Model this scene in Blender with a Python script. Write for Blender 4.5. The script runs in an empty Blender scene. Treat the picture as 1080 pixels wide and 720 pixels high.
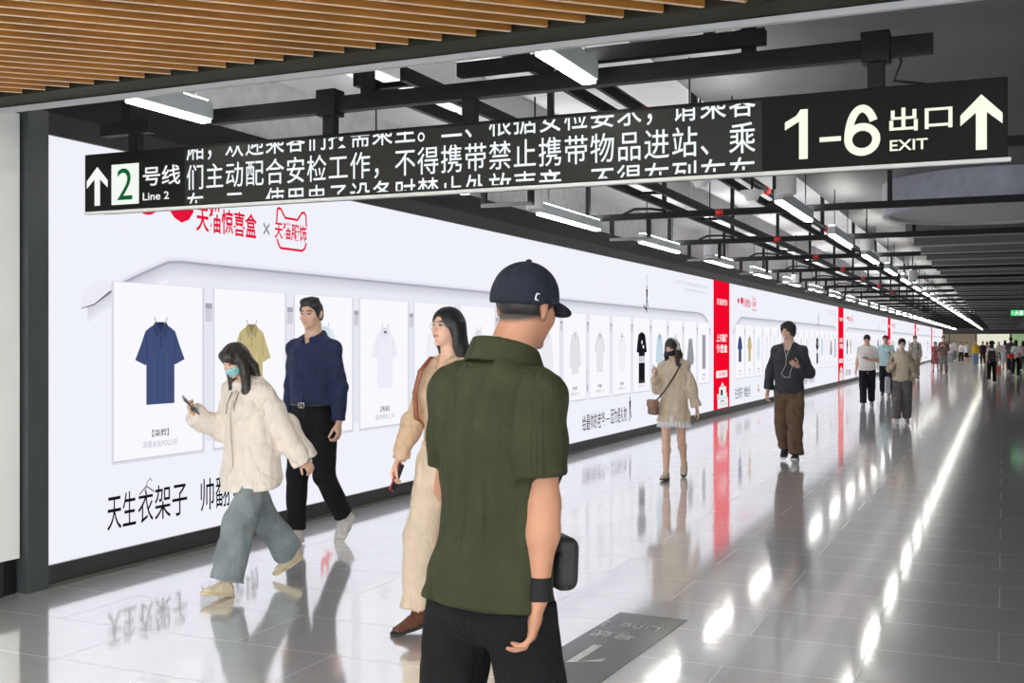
import bpy, bmesh, math, random
import numpy as np
from mathutils import Vector, Matrix

SC = bpy.context.scene
COL = SC.collection
PI = math.pi
R = math.radians
F_PX = 1165.0
TH = R(23.97)
CAM_H = 1.54

# ------------------------------------------------------------------ tags
def tag(o, label=None, cat=None, group=None, kind=None):
    if label: o['label'] = label
    if cat: o['category'] = cat
    if group: o['group'] = group
    if kind: o['kind'] = kind
    return o

def empty(name, loc=(0, 0, 0), rz=0.0, parent=None):
    o = bpy.data.objects.new(name, None)
    o.empty_display_size = 0.1
    COL.objects.link(o)
    o.location = loc
    o.rotation_euler = (0, 0, rz)
    if parent: o.parent = parent
    return o

def copy_tree(o, parent=None):
    c = o.copy()
    COL.objects.link(c)
    if parent: c.parent = parent
    for ch in list(o.children):
        copy_tree(ch, c)
    return c

# ------------------------------------------------------------------ materials
MATS = {}
def mat(name, col, rough=0.6, metal=0.0, spec=0.5, emit=None, estr=0.0, bump=0.0, bscale=60.0, var=0.0, vscale=8.0, stretch=(1, 1, 1)):
    if name in MATS: return MATS[name]
    m = bpy.data.materials.new(name); m.use_nodes = True
    nt = m.node_tree; b = nt.nodes['Principled BSDF']
    b.inputs['Base Color'].default_value = (*col, 1)
    b.inputs['Roughness'].default_value = rough
    b.inputs['Metallic'].default_value = metal
    b.inputs['Specular IOR Level'].default_value = spec
    if emit:
        b.inputs['Emission Color'].default_value = (*emit, 1)
        b.inputs['Emission Strength'].default_value = estr
    if bump or var:
        tc = nt.nodes.new('ShaderNodeTexCoord')
        mp = nt.nodes.new('ShaderNodeMapping'); mp.inputs['Scale'].default_value = stretch
        nt.links.new(tc.outputs['Object'], mp.inputs['Vector'])
    if bump:
        n = nt.nodes.new('ShaderNodeTexNoise'); n.inputs['Scale'].default_value = bscale
        n.inputs['Detail'].default_value = 3
        nt.links.new(mp.outputs['Vector'], n.inputs['Vector'])
        bp = nt.nodes.new('ShaderNodeBump'); bp.inputs['Strength'].default_value = bump
        bp.inputs['Distance'].default_value = 0.01
        nt.links.new(n.outputs['Fac'], bp.inputs['Height'])
        nt.links.new(bp.outputs['Normal'], b.inputs['Normal'])
    if var:
        n2 = nt.nodes.new('ShaderNodeTexNoise'); n2.inputs['Scale'].default_value = vscale
        n2.inputs['Detail'].default_value = 4
        nt.links.new(mp.outputs['Vector'], n2.inputs['Vector'])
        cr = nt.nodes.new('ShaderNodeValToRGB')
        cr.color_ramp.elements[0].position = 0.3; cr.color_ramp.elements[1].position = 0.7
        cr.color_ramp.elements[0].color = (*[max(0, c * (1 - var)) for c in col], 1)
        cr.color_ramp.elements[1].color = (*[min(1, c * (1 + var)) for c in col], 1)
        nt.links.new(n2.outputs['Fac'], cr.inputs['Fac'])
        nt.links.new(cr.outputs['Color'], b.inputs['Base Color'])
    MATS[name] = m
    return m

def mat_vcol(name, rough=0.6, spec=0.4, emit=0.0, bump=0.0, bscale=80, sss=0.0):
    """colour from the mesh's own colour attribute 'Col' (skin features, printed art)"""
    if name in MATS: return MATS[name]
    m = bpy.data.materials.new(name); m.use_nodes = True
    nt = m.node_tree; b = nt.nodes['Principled BSDF']
    a = nt.nodes.new('ShaderNodeAttribute'); a.attribute_name = 'Col'
    nt.links.new(a.outputs['Color'], b.inputs['Base Color'])
    b.inputs['Roughness'].default_value = rough
    b.inputs['Specular IOR Level'].default_value = spec
    if emit:
        em = nt.nodes.new('ShaderNodeEmission')
        em.inputs['Strength'].default_value = emit
        nt.links.new(a.outputs['Color'], em.inputs['Color'])
        nt.links.new(em.outputs['Emission'], nt.nodes['Material Output'].inputs['Surface'])
    MATS[name] = m
    return m

def mat_emit(name, col, s):
    if name in MATS: return MATS[name]
    m = bpy.data.materials.new(name); m.use_nodes = True
    nt = m.node_tree; nt.nodes.remove(nt.nodes['Principled BSDF'])
    em = nt.nodes.new('ShaderNodeEmission')
    em.inputs['Color'].default_value = (*col, 1); em.inputs['Strength'].default_value = s
    nt.links.new(em.outputs['Emission'], nt.nodes['Material Output'].inputs['Surface'])
    MATS[name] = m
    return m

def srgb(r, g, b):
    f = lambda c: (c / 255 / 12.92) if c / 255 <= 0.04045 else ((c / 255 + 0.055) / 1.055) ** 2.4
    return (f(r), f(g), f(b))

# ------------------------------------------------------------------ mesh helper
class MB:
    """collects simple shapes, builds ONE mesh object"""
    def __init__(s): s.v = []; s.f = []; s.c = []; s.smooth = []
    def add(s, vs, fs, col=None, smooth=False):
        n = len(s.v)
        s.v += [tuple(v) for v in vs]
        s.f += [tuple(i + n for i in f) for f in fs]
        s.c += [col] * len(vs) if not isinstance(col, list) else col
        s.smooth += [smooth] * len(fs)
        return s
    def box(s, lo, hi, col=None):
        x0, y0, z0 = lo; x1, y1, z1 = hi
        return s.add([(x0, y0, z0), (x1, y0, z0), (x1, y1, z0), (x0, y1, z0), (x0, y0, z1), (x1, y0, z1), (x1, y1, z1), (x0, y1, z1)],
                     [(0, 3, 2, 1), (4, 5, 6, 7), (0, 1, 5, 4), (1, 2, 6, 5), (2, 3, 7, 6), (3, 0, 4, 7)], col)
    def bbox(s, lo, hi, bev=0.006, col=None):
        """box with bevelled edges"""
        bm = bmesh.new(); bmesh.ops.create_cube(bm, size=1)
        c = [(a + b) / 2 for a, b in zip(lo, hi)]; d = [b - a for a, b in zip(lo, hi)]
        for v in bm.verts: v.co = Vector([c[i] + v.co[i] * d[i] for i in range(3)])
        bmesh.ops.bevel(bm, geom=bm.edges[:], offset=bev, segments=2, affect='EDGES', profile=0.5)
        bm.verts.index_update()
        s.add([v.co[:] for v in bm.verts], [[v.index for v in f.verts] for f in bm.faces], col)
        bm.free(); return s
    def obox(s, c, ax, ay, az, col=None):
        """box from centre and three half-axis vectors"""
        c = Vector(c); ax = Vector(ax); ay = Vector(ay); az = Vector(az)
        vs = [c + ax * i + ay * j + az * k for k in (-1, 1) for (i, j) in ((-1, -1), (1, -1), (1, 1), (-1, 1))]
        return s.add(vs, [(0, 3, 2, 1), (4, 5, 6, 7), (0, 1, 5, 4), (1, 2, 6, 5), (2, 3, 7, 6), (3, 0, 4, 7)], col)
    def tube(s, pts, r, seg=10, col=None, caps=True, closed=False):
        pts = [Vector(p) for p in pts]; n = len(pts)
        rr = r if isinstance(r, (list, tuple)) else [r] * n
        up = None; vs = []
        for i, p in enumerate(pts):
            a = pts[max(i - 1, 0)]; b = pts[min(i + 1, n - 1)]
            t = (b - a).normalized()
            if up is None:
                up = t.orthogonal().normalized()
            up = (up - t * up.dot(t)).normalized()
            w = t.cross(up)
            for k in range(seg):
                q = 2 * PI * k / seg
                vs.append(p + (up * math.cos(q) + w * math.sin(q)) * rr[i])
        fs = []
        for i in range(n - 1):
            for k in range(seg):
                fs.append((i * seg + k, i * seg + (k + 1) % seg, (i + 1) * seg + (k + 1) % seg, (i + 1) * seg + k))
        if caps:
            fs.append(tuple(range(seg - 1, -1, -1))); fs.append(tuple((n - 1) * seg + k for k in range(seg)))
        return s.add(vs, fs, col, True)
    def lathe(s, c, prof, seg=24, axis='Z', col=None, caps=True):
        """prof: list of (radius, height)"""
        c = Vector(c); vs = []
        for r, h in prof:
            for k in range(seg):
                q = 2 * PI * k / seg
                x, y = r * math.cos(q), r * math.sin(q)
                vs.append(c + (Vector((x, y, h)) if axis == 'Z' else Vector((h, x, y)) if axis == 'X' else Vector((y, h, x))))
        fs = []
        n = len(prof)
        for i in range(n - 1):
            for k in range(seg):
                fs.append((i * seg + k, i * seg + (k + 1) % seg, (i + 1) * seg + (k + 1) % seg, (i + 1) * seg + k))
        if caps:
            fs.append(tuple(range(seg - 1, -1, -1))); fs.append(tuple((n - 1) * seg + k for k in range(seg)))
        return s.add(vs, fs, col, False)
    def build(s, name, m, parent=None, smooth=False, loc=None):
        me = bpy.data.meshes.new(name)
        me.from_pydata(s.v, [], s.f)
        if any(c is not None for c in s.c):
            a = me.color_attributes.new('Col', 'FLOAT_COLOR', 'POINT')
            flat = []
            for c in s.c: flat += [*(c or (1, 1, 1)), 1.0]
            a.data.foreach_set('color', flat)
        if smooth or any(s.smooth):
            me.polygons.foreach_set('use_smooth', [True if smooth else bool(x) for x in s.smooth])
        me.materials.append(m)
        me.update()
        o = bpy.data.objects.new(name, me)
        COL.objects.link(o)
        if parent: o.parent = parent
        if loc: o.location = loc
        return o

def struct(o):
    o['kind'] = 'structure'; return o

# ------------------------------------------------------------------ lettering
_TX = {}
def glyphs(body, bold=0.0):
    """outline of a text as 2-D vertices and faces, em size 1, baseline 0, and its extent"""
    key = (body, bold)
    if key in _TX: return _TX[key]
    cu = bpy.data.curves.new('lettering', 'FONT'); cu.body = body; cu.size = 1; cu.offset = bold
    cu.resolution_u = 6
    o = bpy.data.objects.new('lettering', cu); COL.objects.link(o)
    dg = bpy.context.evaluated_depsgraph_get(); dg.update()
    ev = o.evaluated_get(dg); m = ev.to_mesh()
    v = [tuple(x.co[:2]) for x in m.vertices]; f = [tuple(p.vertices) for p in m.polygons]
    ev.to_mesh_clear()
    bpy.data.objects.remove(o); bpy.data.curves.remove(cu)
    xs = [p[0] for p in v]; ys = [p[1] for p in v]
    _TX[key] = (v, f, (min(xs), min(ys), max(xs), max(ys)))
    return _TX[key]

def put_text(mb, body, origin, ux, uy, w=None, h=None, size=None, bold=0.0, center=False, clip=None, col=None):
    """lay the text with its lower-left corner at origin; ux, uy unit vectors on the surface; fit box w x h (either may be None)
    clip: (y0, y1) band of the em box to keep"""
    v, f, (x0, y0, x1, y1) = glyphs(body, bold)
    if clip:
        bm = bmesh.new()
        bv = [bm.verts.new((p[0], p[1], 0)) for p in v]
        for q in f:
            try: bm.faces.new([bv[i] for i in q])
            except ValueError: pass
        for yy, nn in ((clip[0], -1), (clip[1], 1)):
            bmesh.ops.bisect_plane(bm, geom=bm.verts[:] + bm.edges[:] + bm.faces[:], plane_co=(0, yy, 0), plane_no=(0, nn, 0), clear_outer=True)
        bm.verts.index_update()
        v = [tuple(p.co[:2]) for p in bm.verts]; f = [tuple(p.index for p in q.verts) for q in bm.faces]
        bm.free()
        y0, y1 = clip
    sx = sy = size or 1.0
    if w is not None: sx = w / (x1 - x0)
    if h is not None: sy = h / (y1 - y0)
    if w is not None and h is None and size is None: sy = sx
    if h is not None and w is None and size is None: sx = sy
    O = Vector(origin); ux = Vector(ux); uy = Vector(uy)
    cx = (x1 - x0) * sx / 2 if center else 0
    mb.add([O + ux * ((p[0] - x0) * sx - cx) + uy * ((p[1] - y0) * sy) for p in v], f, col)
    return mb
# ================================================================== the setting
WX = -5.5          # plane of the lit wall
Y0, Y1 = -7.0, 128.0
XR = 5.2
# --- floor: polished dark stone, running bond tiles
def floor_material():
    m = bpy.data.materials.new('polished_stone_tiles'); m.use_nodes = True
    nt = m.node_tree; L = nt.links; N = nt.nodes
    b = N['Principled BSDF']
    tc = N.new('ShaderNodeTexCoord')
    mp = N.new('ShaderNodeMapping'); mp.inputs['Location'].default_value = (0.62, 0.18, 0)
    L.new(tc.outputs['Object'], mp.inputs['Vector'])
    br = N.new('ShaderNodeTexBrick')
    br.offset = 0.5; br.squash = 1.0
    br.inputs['Scale'].default_value = 1.0
    br.inputs['Brick Width'].default_value = 1.2; br.inputs['Row Height'].default_value = 0.6
    br.inputs['Mortar Size'].default_value = 0.003; br.inputs['Mortar Smooth'].default_value = 0.1
    br.inputs['Color1'].default_value = (0.965, 0.965, 0.975, 1)
    br.inputs['Color2'].default_value = (0.985, 0.985, 0.99, 1)
    br.inputs['Mortar'].default_value = (0.70, 0.70, 0.71, 1)
    L.new(mp.outputs['Vector'], br.inputs['Vector'])
    st = N.new('ShaderNodeTexNoise'); st.inputs['Scale'].default_value = 5; st.inputs['Detail'].default_value = 5
    mp2 = N.new('ShaderNodeMapping'); mp2.inputs['Scale'].default_value = (0.5, 5.0, 1)
    L.new(tc.outputs['Object'], mp2.inputs['Vector']); L.new(mp2.outputs['Vector'], st.inputs['Vector'])
    mx = N.new('ShaderNodeMixRGB'); mx.blend_type = 'MULTIPLY'; mx.inputs['Fac'].default_value = 0.5
    cr = N.new('ShaderNodeValToRGB'); cr.color_ramp.elements[0].position = 0.3; cr.color_ramp.elements[1].position = 0.75
    cr.color_ramp.elements[0].color = (0.95, 0.95, 0.955, 1); cr.color_ramp.elements[1].color = (1.08, 1.08, 1.08, 1)
    L.new(st.outputs['Fac'], cr.inputs['Fac'])
    L.new(br.outputs['Color'], mx.inputs['Color1']); L.new(cr.outputs['Color'], mx.inputs['Color2'])
    L.new(mx.outputs['Color'], b.inputs['Base Color'])
    rr = N.new('ShaderNodeMapRange'); rr.inputs['To Min'].default_value = 0.06; rr.inputs['To Max'].default_value = 0.105
    L.new(st.outputs['Fac'], rr.inputs['Value'])
    ma = N.new('ShaderNodeMath'); ma.operation = 'MULTIPLY_ADD'; ma.inputs[1].default_value = 0.2
    L.new(br.outputs['Fac'], ma.inputs[0]); L.new(rr.outputs['Result'], ma.inputs[2])
    L.new(ma.outputs['Value'], b.inputs['Roughness'])
    b.inputs['Metallic'].default_value = 0.78
    bp = N.new('ShaderNodeBump'); bp.inputs['Strength'].default_value = 0.12; bp.inputs['Distance'].default_value = 0.002; bp.invert = True
    L.new(br.outputs['Fac'], bp.inputs['Height'])
    wv = N.new('ShaderNodeTexNoise'); wv.inputs['Scale'].default_value = 2.2; wv.inputs['Detail'].default_value = 1
    L.new(mp2.outputs['Vector'], wv.inputs['Vector'])
    bp2 = N.new('ShaderNodeBump'); bp2.inputs['Strength'].default_value = 0.06; bp2.inputs['Distance'].default_value = 0.004
    L.new(wv.outputs['Fac'], bp2.inputs['Height']); L.new(bp2.outputs['Normal'], bp.inputs['Normal'])
    L.new(bp.outputs['Normal'], b.inputs['Normal'])
    # worn polish: part of the surface scatters the reflection more widely
    b2 = N.new('ShaderNodeBsdfPrincipled'); b2.inputs['Metallic'].default_value = 0.78; b2.inputs['Roughness'].default_value = 0.34
    L.new(mx.outputs['Color'], b2.inputs['Base Color']); L.new(bp.outputs['Normal'], b2.inputs['Normal'])
    ms = N.new('ShaderNodeMixShader'); ms.inputs['Fac'].default_value = 0.24
    L.new(b.outputs['BSDF'], ms.inputs[1]); L.new(b2.outputs['BSDF'], ms.inputs[2])
    L.new(ms.outputs['Shader'], N['Material Output'].inputs['Surface'])
    return m
struct(MB().box((WX - 0.5, Y0, -0.1), (XR, Y1, 0.0)).build('floor', floor_material()))

M_dark = mat('dark_painted_metal', (0.022, 0.023, 0.025), rough=0.45, spec=.3)
M_black = mat('black_painted_steel', (0.006, 0.007, 0.008), rough=0.55, spec=.25)
M_slab = mat('pale_painted_slab', (0.80, 0.80, 0.82), rough=0.8, var=0.12, vscale=0.7)
M_soffit = mat('dark_grey_soffit', (0.085, 0.085, 0.09), rough=0.6, var=0.15, vscale=1.5)
M_wall = mat('plain_dark_wall', (0.09, 0.09, 0.095), rough=0.7, var=0.1)
M_trim = mat('satin_aluminium', (0.55, 0.55, 0.55), rough=0.35, metal=0.6)
M_white = mat('white_enamel', (0.75, 0.75, 0.76), rough=0.4)

# --- left wall behind and above the lit boards
struct(MB().box((WX - 0.4, Y0, 0), (WX - 0.12, Y1, 3.75)).build('wall_left', mat('grey_wall_paint', (0.55, 0.55, 0.55), rough=0.8, var=0.12)))
struct(MB().box((WX - 0.12, 5.02, 0.0), (WX + 0.012, 116.4, 0.137)).build('baseboard_left', mat('dark_metal_skirting', (0.045, 0.045, 0.045), rough=0.3, metal=0.3)))
struct(MB().box((WX + 0.0125, 5.0, 0.0), (WX + 0.03, 116.4, 0.022)).build('trim_1', mat('brushed_floor_trim', (0.17, 0.165, 0.14), rough=0.35, metal=0.7)))
struct(MB().box((WX - 0.12, 5.02, 2.852), (WX + 0.02, 116.4, 2.99)).build('trim_2', M_dark))
struct(MB().box((WX - 0.12, 4.985, 0.0), (WX + 0.035, 5.145, 2.99)).build('trim_3', mat('slate_post', (0.05, 0.058, 0.062), rough=0.4)))
# dark bulkhead above the boards
struct(MB().box((WX - 0.12, 4.6, 2.99), (WX - 0.04, 116.4, 3.22)).build('trim_4', M_black))
# --- right wall, end wall, no wall behind the camera: left open to let world light in
struct(MB().box((XR, Y0, 0), (XR + 0.2, Y1, 3.75)).build('wall_right', mat('pale_stone_panels', (0.75, 0.76, 0.75), rough=0.4)))
struct(MB().box((WX - 0.4, Y1, 0), (XR + 0.2, Y1 + 0.2, 3.75)).build('wall_end', mat('cream_wall', (0.6, 0.58, 0.45), rough=0.6)))
# --- slab and soffit
struct(MB().box((WX - 0.4, Y0, 3.75), (XR + 0.2, Y1 + 0.2, 3.95)).build('ceiling', M_slab))
struct(MB().box((-2.0, 4.25, 3.3), (XR, Y1, 3.7)).build('ceiling_soffit', M_soffit))
# end bulkhead lowering the far ceiling
struct(MB().box((WX - 0.1, 118.0, 2.42), (XR, 118.5, 3.75)).build('trim_5', M_soffit))
# ================================================================== lit advertising boards on the left wall
ORD = ['first', 'second', 'third', 'fourth', 'fifth', 'sixth', 'seventh', 'eighth', 'ninth', 'tenth', 'eleventh', 'twelfth', 'thirteenth', 'fourteenth', 'fifteenth', 'sixteenth']
ART = mat_vcol('backlit_print', emit=0.75)
UY, UZ = (0, 1, 0), (0, 0, 1)
CW = srgb(240, 241, 250)      # board white
CC = srgb(248, 248, 255)      # garment card white
INK = srgb(22, 22, 30)
RED = srgb(226, 20, 60)
GREY = srgb(150, 150, 162)
PALE = srgb(198, 198, 208)

def quad(mb, x, y0, z0, y1, z1, col):
    return mb.add([(x, y0, z0), (x, y1, z0), (x, y1, z1), (x, y0, z1)], [(0, 1, 2, 3)], col)

def poly(mb, x, pts, col):
    return mb.add([(x, p[0], p[1]) for p in pts], [tuple(range(len(pts)))], col)

def band(mb, x, line, w0, c0, c1, up=False):
    """soft printed band hanging below a polyline, fading from c0 to c1 over height w0"""
    n = len(line); vs = []; cs = []; fs = []
    for k in range(5):
        t = k / 4
        for (y, z) in line:
            vs.append((x, y, z + (w0 * t if up else -w0 * t)))
            e = t ** 0.6
            cs.append(tuple(a + (b - a) * e for a, b in zip(c0, c1)))
    for k in range(4):
        for i in range(n - 1):
            q = (k * n + i, (k + 1) * n + i, (k + 1) * n + i + 1, k * n + i + 1)
            fs.append(q if not up else q[::-1])
    mb.add(vs, fs, cs)

def stroke(mb, x, pts, w, col):
    for a, b in zip(pts[:-1], pts[1:]):
        a = Vector((0, *a)); b = Vector((0, *b)); t = (b - a).normalized(); n = Vector((0, -t.z, t.y)) * (w / 2)
        e = t * (w * 0.35)
        vs = [a - n - e, b - n + e, b + n + e, a + n - e]
        mb.add([(x, v.y, v.z) for v in vs], [(0, 1, 2, 3)], col)

POLO = [(-.10, .965), (-.20, .93), (-.30, .88), (-.40, .70), (-.50, .535), (-.31, .475), (-.285, .55), (-.285, 0), (.285, 0), (.285, .55), (.31, .475), (.50, .535), (.40, .70), (.30, .88), (.20, .93), (.10, .965)]
LONG = [(-.10, .965), (-.24, .93), (-.31, .86), (-.40, .5), (-.46, .18), (-.34, .15), (-.27, .55), (-.27, 0), (.27, 0), (.27, .55), (.34, .15), (.46, .18), (.40, .5), (.31, .86), (.24, .93), (.10, .965)]
TROU = [(-.20, 1), (-.26, 0), (-.06, 0), (0, .7), (.06, 0), (.26, 0), (.20, 1)]

def garment(mb, x, cy, z0, w, h, col, shape, dark):
    S = lambda p: (cy + p[0] * w, z0 + p[1] * h)
    pale = min(col) > .6
    hi = tuple(min(1, c * (1.04 if pale else 1.18)) for c in col); lo = tuple(c * (.92 if pale else .72) for c in col)
    pts = [S(p) for p in shape]
    n = len(pts) // 2
    for i in range(n - 1):                       # mirrored strips, avoids concave fill trouble
        q = [pts[i], pts[i + 1], pts[-2 - i], pts[-1 - i]]
        mb.add([(x, p[0], p[1]) for p in q], [(0, 1, 2, 3)], col)
    if shape is TROU: return
    for sx in (-1, 1):                           # printed folds, armhole seam, collar leaf
        mb.add([(x + .0007, *S((sx * .285 + d, zz))) for d, zz in ((-.012, .84), (.012, .84), (.012, .55), (-.012, .55))], [(0, 3, 2, 1)], lo)
        mb.add([(x + .0007, *S((sx * .13 + d, zz))) for d, zz in ((-.02, .60), (.02, .60), (.012, .03), (-.012, .03))], [(0, 3, 2, 1)], hi)
        mb.add([(x + .0014, *S(p)) for p in ((sx * .10, 1.0), (sx * .005, .87), (sx * .09, .80), (sx * .17, .93))], [(0, 1, 2, 3) if sx < 0 else (3, 2, 1, 0)], lo)
    mb.add([(x + .0007, *S(p)) for p in ((-.09, .99), (.0, .87), (.09, .99))], [(0, 1, 2)], dark)
    mb.add([(x + .0011, *S(p)) for p in ((-.022, .87), (-.018, .66), (.018, .66), (.022, .87))], [(0, 1, 2, 3)], lo)
    for b in (.83, .75, .68):
        mb.add([(x + .0018, *S((0.012 * math.cos(q), b + .010 * math.sin(q)))) for q in [2 * PI * k / 8 for k in range(8)]], [tuple(range(8))], hi)
    for sx in (-1, 1):                           # hanger tips above the collar
        stroke(mb, x + .002, [S((sx * .10, 1.0)), S((sx * .13, 1.045))], .008, GREY)

GAR = [  # colour, shape, caption lines
    (srgb(66, 80, 120), POLO), (srgb(196, 180, 132), POLO), (srgb(220, 232, 242), LONG), (srgb(237, 237, 245), POLO),
    (srgb(239, 239, 246), POLO), (srgb(233, 234, 241), LONG), (srgb(240, 240, 247), POLO), (srgb(235, 235, 241), LONG),
    (srgb(226, 225, 232), LONG), (srgb(229, 228, 234), POLO), (srgb(240, 240, 246), POLO), (srgb(26, 26, 34), 'two'),
    (srgb(196, 216, 230), LONG), (srgb(234, 234, 240), POLO), (srgb(150, 152, 160), 'sleeveless'), (srgb(158, 158, 166), 'strip')]

def man_print(mb, x, y, z, h, col):
    """tiny printed figure of a dangling man"""
    S = lambda a, b: (y + a * h, z + b * h)
    poly(mb, x, [S(.05 * math.cos(q), .92 + .07 * math.sin(q)) for q in [2 * PI * k / 10 for k in range(10)]], col)
    poly(mb, x, [S(-.10, .83), S(-.07, .45), S(.08, .45), S(.11, .83)], col)
    poly(mb, x, [S(-.07, .45), S(-.13, .0), S(-.05, .0), S(.0, .42)], col)
    poly(mb, x, [S(.08, .45), S(.0, .42), S(.10, .10), S(.18, .13)], col)

def cat_logo(mb, x, y0, z0, w, h, col):
    """rounded outline with two pointed ears"""
    S = lambda a, b: (y0 + a * w, z0 + b * h)
    pts = [(.06, .95), (.10, 1.0), (.17, .98), (.30, .78), (.68, .78), (.82, .98), (.90, 1.0), (.95, .93), (.97, .66)]
    stroke(mb, x, [S(*p) for p in [(.04, .66)] + pts], .02, col)
    stroke(mb, x, [S(*p) for p in [(.06, .20), (.10, .08), (.16, .0), (.84, .0), (.92, .08), (.96, .20)]], .02, col)

BL, BR = 5.152, 22.678
def make_board():
    root = empty('advertising_lightbox', (WX, BL, 0))
    L = BR - BL
    # screen (local coords: x out of the wall, y along it)
    MB().box((-0.1, 0, 0.14), (0.0, L, 2.85), CW).build('screen', ART, root)
    # --- printed shelf sweep behind the cards
    m = MB(); y = lambda v: v - BL
    top = [(y(5.50), 1.80), (y(5.62), 1.87), (y(5.75), 1.93), (y(6.0), 2.03), (y(6.19), 2.10), (y(6.27), 2.128), (y(6.4), 2.14)] + [(y(a), 2.137) for a in (7, 8, 10, 12, 14, 16, 18, 20, 21.4)] + [(y(21.7), 2.12), (y(21.95), 2.08), (y(22.15), 2.0), (y(22.3), 1.88)]
    band(m, .0006, top, .13, srgb(176, 176, 192), srgb(234, 235, 244))
    band(m, .0008, top, .018, srgb(150, 150, 168), srgb(180, 180, 196))
    band(m, .0004, top, .04, srgb(214, 214, 224), CW, up=True)
    poly(m, .0005, [(y(6.0), 1.72), (y(22.2), 1.72), (y(22.2), 2.01), (y(6.3), 2.01)], srgb(233, 234, 243))
    poly(m, .0007, [(y(5.44), 1.76), (y(5.56), 1.79), (y(5.75), 1.90), (y(5.75), 1.93), (y(5.6), 1.885)], srgb(120, 120, 132))
    poly(m, .0012, [(y(5.42), 1.76), (y(5.56), 1.80), (y(5.72), 1.905), (y(5.66), 1.98), (y(5.5), 1.90)], srgb(236, 237, 244))
    m.build('shelf_print', ART, root)
    # --- headline, logos
    m = MB()
    for q, r0 in ((5.98, .055), (6.42, .105)):
        pass
    hx = y(6.05)
    # small round red mark and red gift-drop mark
    poly(m, .002, [(hx + .10 * math.cos(a), 2.50 + .06 * math.sin(a)) for a in [2 * PI * k / 20 for k in range(20)]], RED)
    m.build('logo_print', ART, root); m = MB()
    poly(m, .002, [(y(6.28), 2.58), (y(6.27), 2.51), (y(6.33), 2.45), (y(6.41), 2.42), (y(6.49), 2.45), (y(6.54), 2.51), (y(6.53), 2.58)], RED)
    m.build('logo_print', ART, root); m = MB()
    put_text(m, '天猫惊喜盒', (.002, y(6.57), 2.375), UY, UZ, w=.73, h=.20, bold=.02, col=RED)
    m.build('logo_print', ART, root); m = MB()
    put_text(m, '×', (.002, y(7.385), 2.42), UY, UZ, w=.09, h=.10, col=GREY)
    m.build('logo_print', ART, root); m = MB()
    cat_logo(m, .002, y(7.55), 2.33, .46, .33, RED)
    put_text(m, '天猫服饰', (.002, y(7.54), 2.40), UY, UZ, w=.46, h=.15, bold=.02, col=RED)
    m.build('logo_print', ART, root)
    m = MB()
    put_text(m, '天生', (.002, y(5.675), .275), UY, UZ, w=.27, h=.245, bold=.004, col=INK)
    put_text(m, '衣', (.002, y(5.965), .28), UY, UZ, w=.15, h=.235, bold=.004, col=INK)
    put_text(m, '架子', (.002, y(6.13), .28), UY, UZ, w=.34, h=.245, bold=.004, col=INK)
    hl = m; m = MB()
    put_text(m, '帅翻全场', (.002, y(6.62), .275), UY, UZ, w=.70, h=.245, bold=.004, col=INK)
    m.build('headline_print', ART, root); m = hl
    stroke(m, .0022, [(y(6.04), .50), (y(6.045), .54), (y(6.06), .57), (y(6.085), .585), (y(6.10), .565)], .008, GREY)
    stroke(m, .0022, [(y(5.98), .485), (y(6.045), .535), (y(6.12), .49)], .010, srgb(120, 110, 110))
    m.build('headline_print', ART, root); m = MB()
    put_text(m, '给最帅的老爸', (.002, y(14.84), .27), UY, UZ, w=.98, h=.24, bold=.006, col=srgb(60, 60, 66))
    poly(m, .002, [(y(15.86), .375), (y(16.06), .375), (y(16.06), .39), (y(15.86), .39)], INK)
    put_text(m, '因为是礼物', (.002, y(16.1), .29), UY, UZ, w=.78, h=.24, bold=.006, col=srgb(60, 60, 66))
    m.build('headline_print', ART, root)
    m = MB()
    put_text(m, '父亲节礼物指南限时上新', (.002, y(19.6), 2.63), UY, UZ, w=2.6, h=.07, col=PALE)
    put_text(m, '最终解释权归活动方', (.002, y(20.4), 2.52), UY, UZ, w=1.8, h=.06, col=PALE)
    m.build('fine_print', ART, root)
    # --- small printed men on ropes and a red gift
    m = MB()
    stroke(m, .002, [(y(17.97), 2.70), (y(17.97), 2.48)], .02, GREY); man_print(m, .0025, y(17.97), 2.10, .42, INK)
    stroke(m, .002, [(y(17.93), 2.10), (y(17.80), 2.17)], .03, INK); stroke(m, .002, [(y(17.97), 2.12), (y(17.97), 2.06)], .03, INK)
    m.build('figure_print', ART, root); m = MB(); man_print(m, .0025, y(15.0), .80, .42, GREY)
    m.build('figure_print', ART, root); m = MB(); man_print(m, .0025, y(17.05), .28, .40, INK)
    m.build('figure_print', ART, root)
    m = MB()
    quad(m, .002, y(8.22), .36, y(8.34), .52, srgb(226, 40, 60)); quad(m, .003, y(8.25), .42, y(8.31), .56, srgb(235, 235, 240))
    poly(m, .003, [(y(8.28), .30), (y(8.42), .36), (y(8.34), .38)], srgb(226, 40, 60))
    m.build('gift_print', ART, root)
    # --- sixteen garment cards
    for k in range(16):
        c0 = y(5.732 + 1.0445 * k); w = .905; z0, z1 = .738, 1.955
        m = MB()
        x = .004
        quad(m, x - .0012, c0 - .02, z0 - .025, c0 + w + .03, z1 + .004, srgb(222, 222, 232))
        quad(m, x - .0006, c0 - .008, z0 - .012, c0 + w + .012, z1 + .002, srgb(208, 208, 220))
        quad(m, x, c0, z0, c0 + w, z1, CC)
        # peg strip between cards
        quad(m, .002, c0 + w + .035, 1.70, c0 + w + .115, 1.84, srgb(206, 206, 216))
        quad(m, .0026, c0 + w + .035, 1.80, c0 + w + .115, 1.84, srgb(168, 168, 180))
        quad(m, .0015, c0 + w + .035, .80, c0 + w + .115, 1.70, srgb(229, 230, 239))
        card = m.build('garment_card', ART, root)
        col, shp = GAR[k]
        m = MB(); cy = c0 + w / 2
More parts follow.
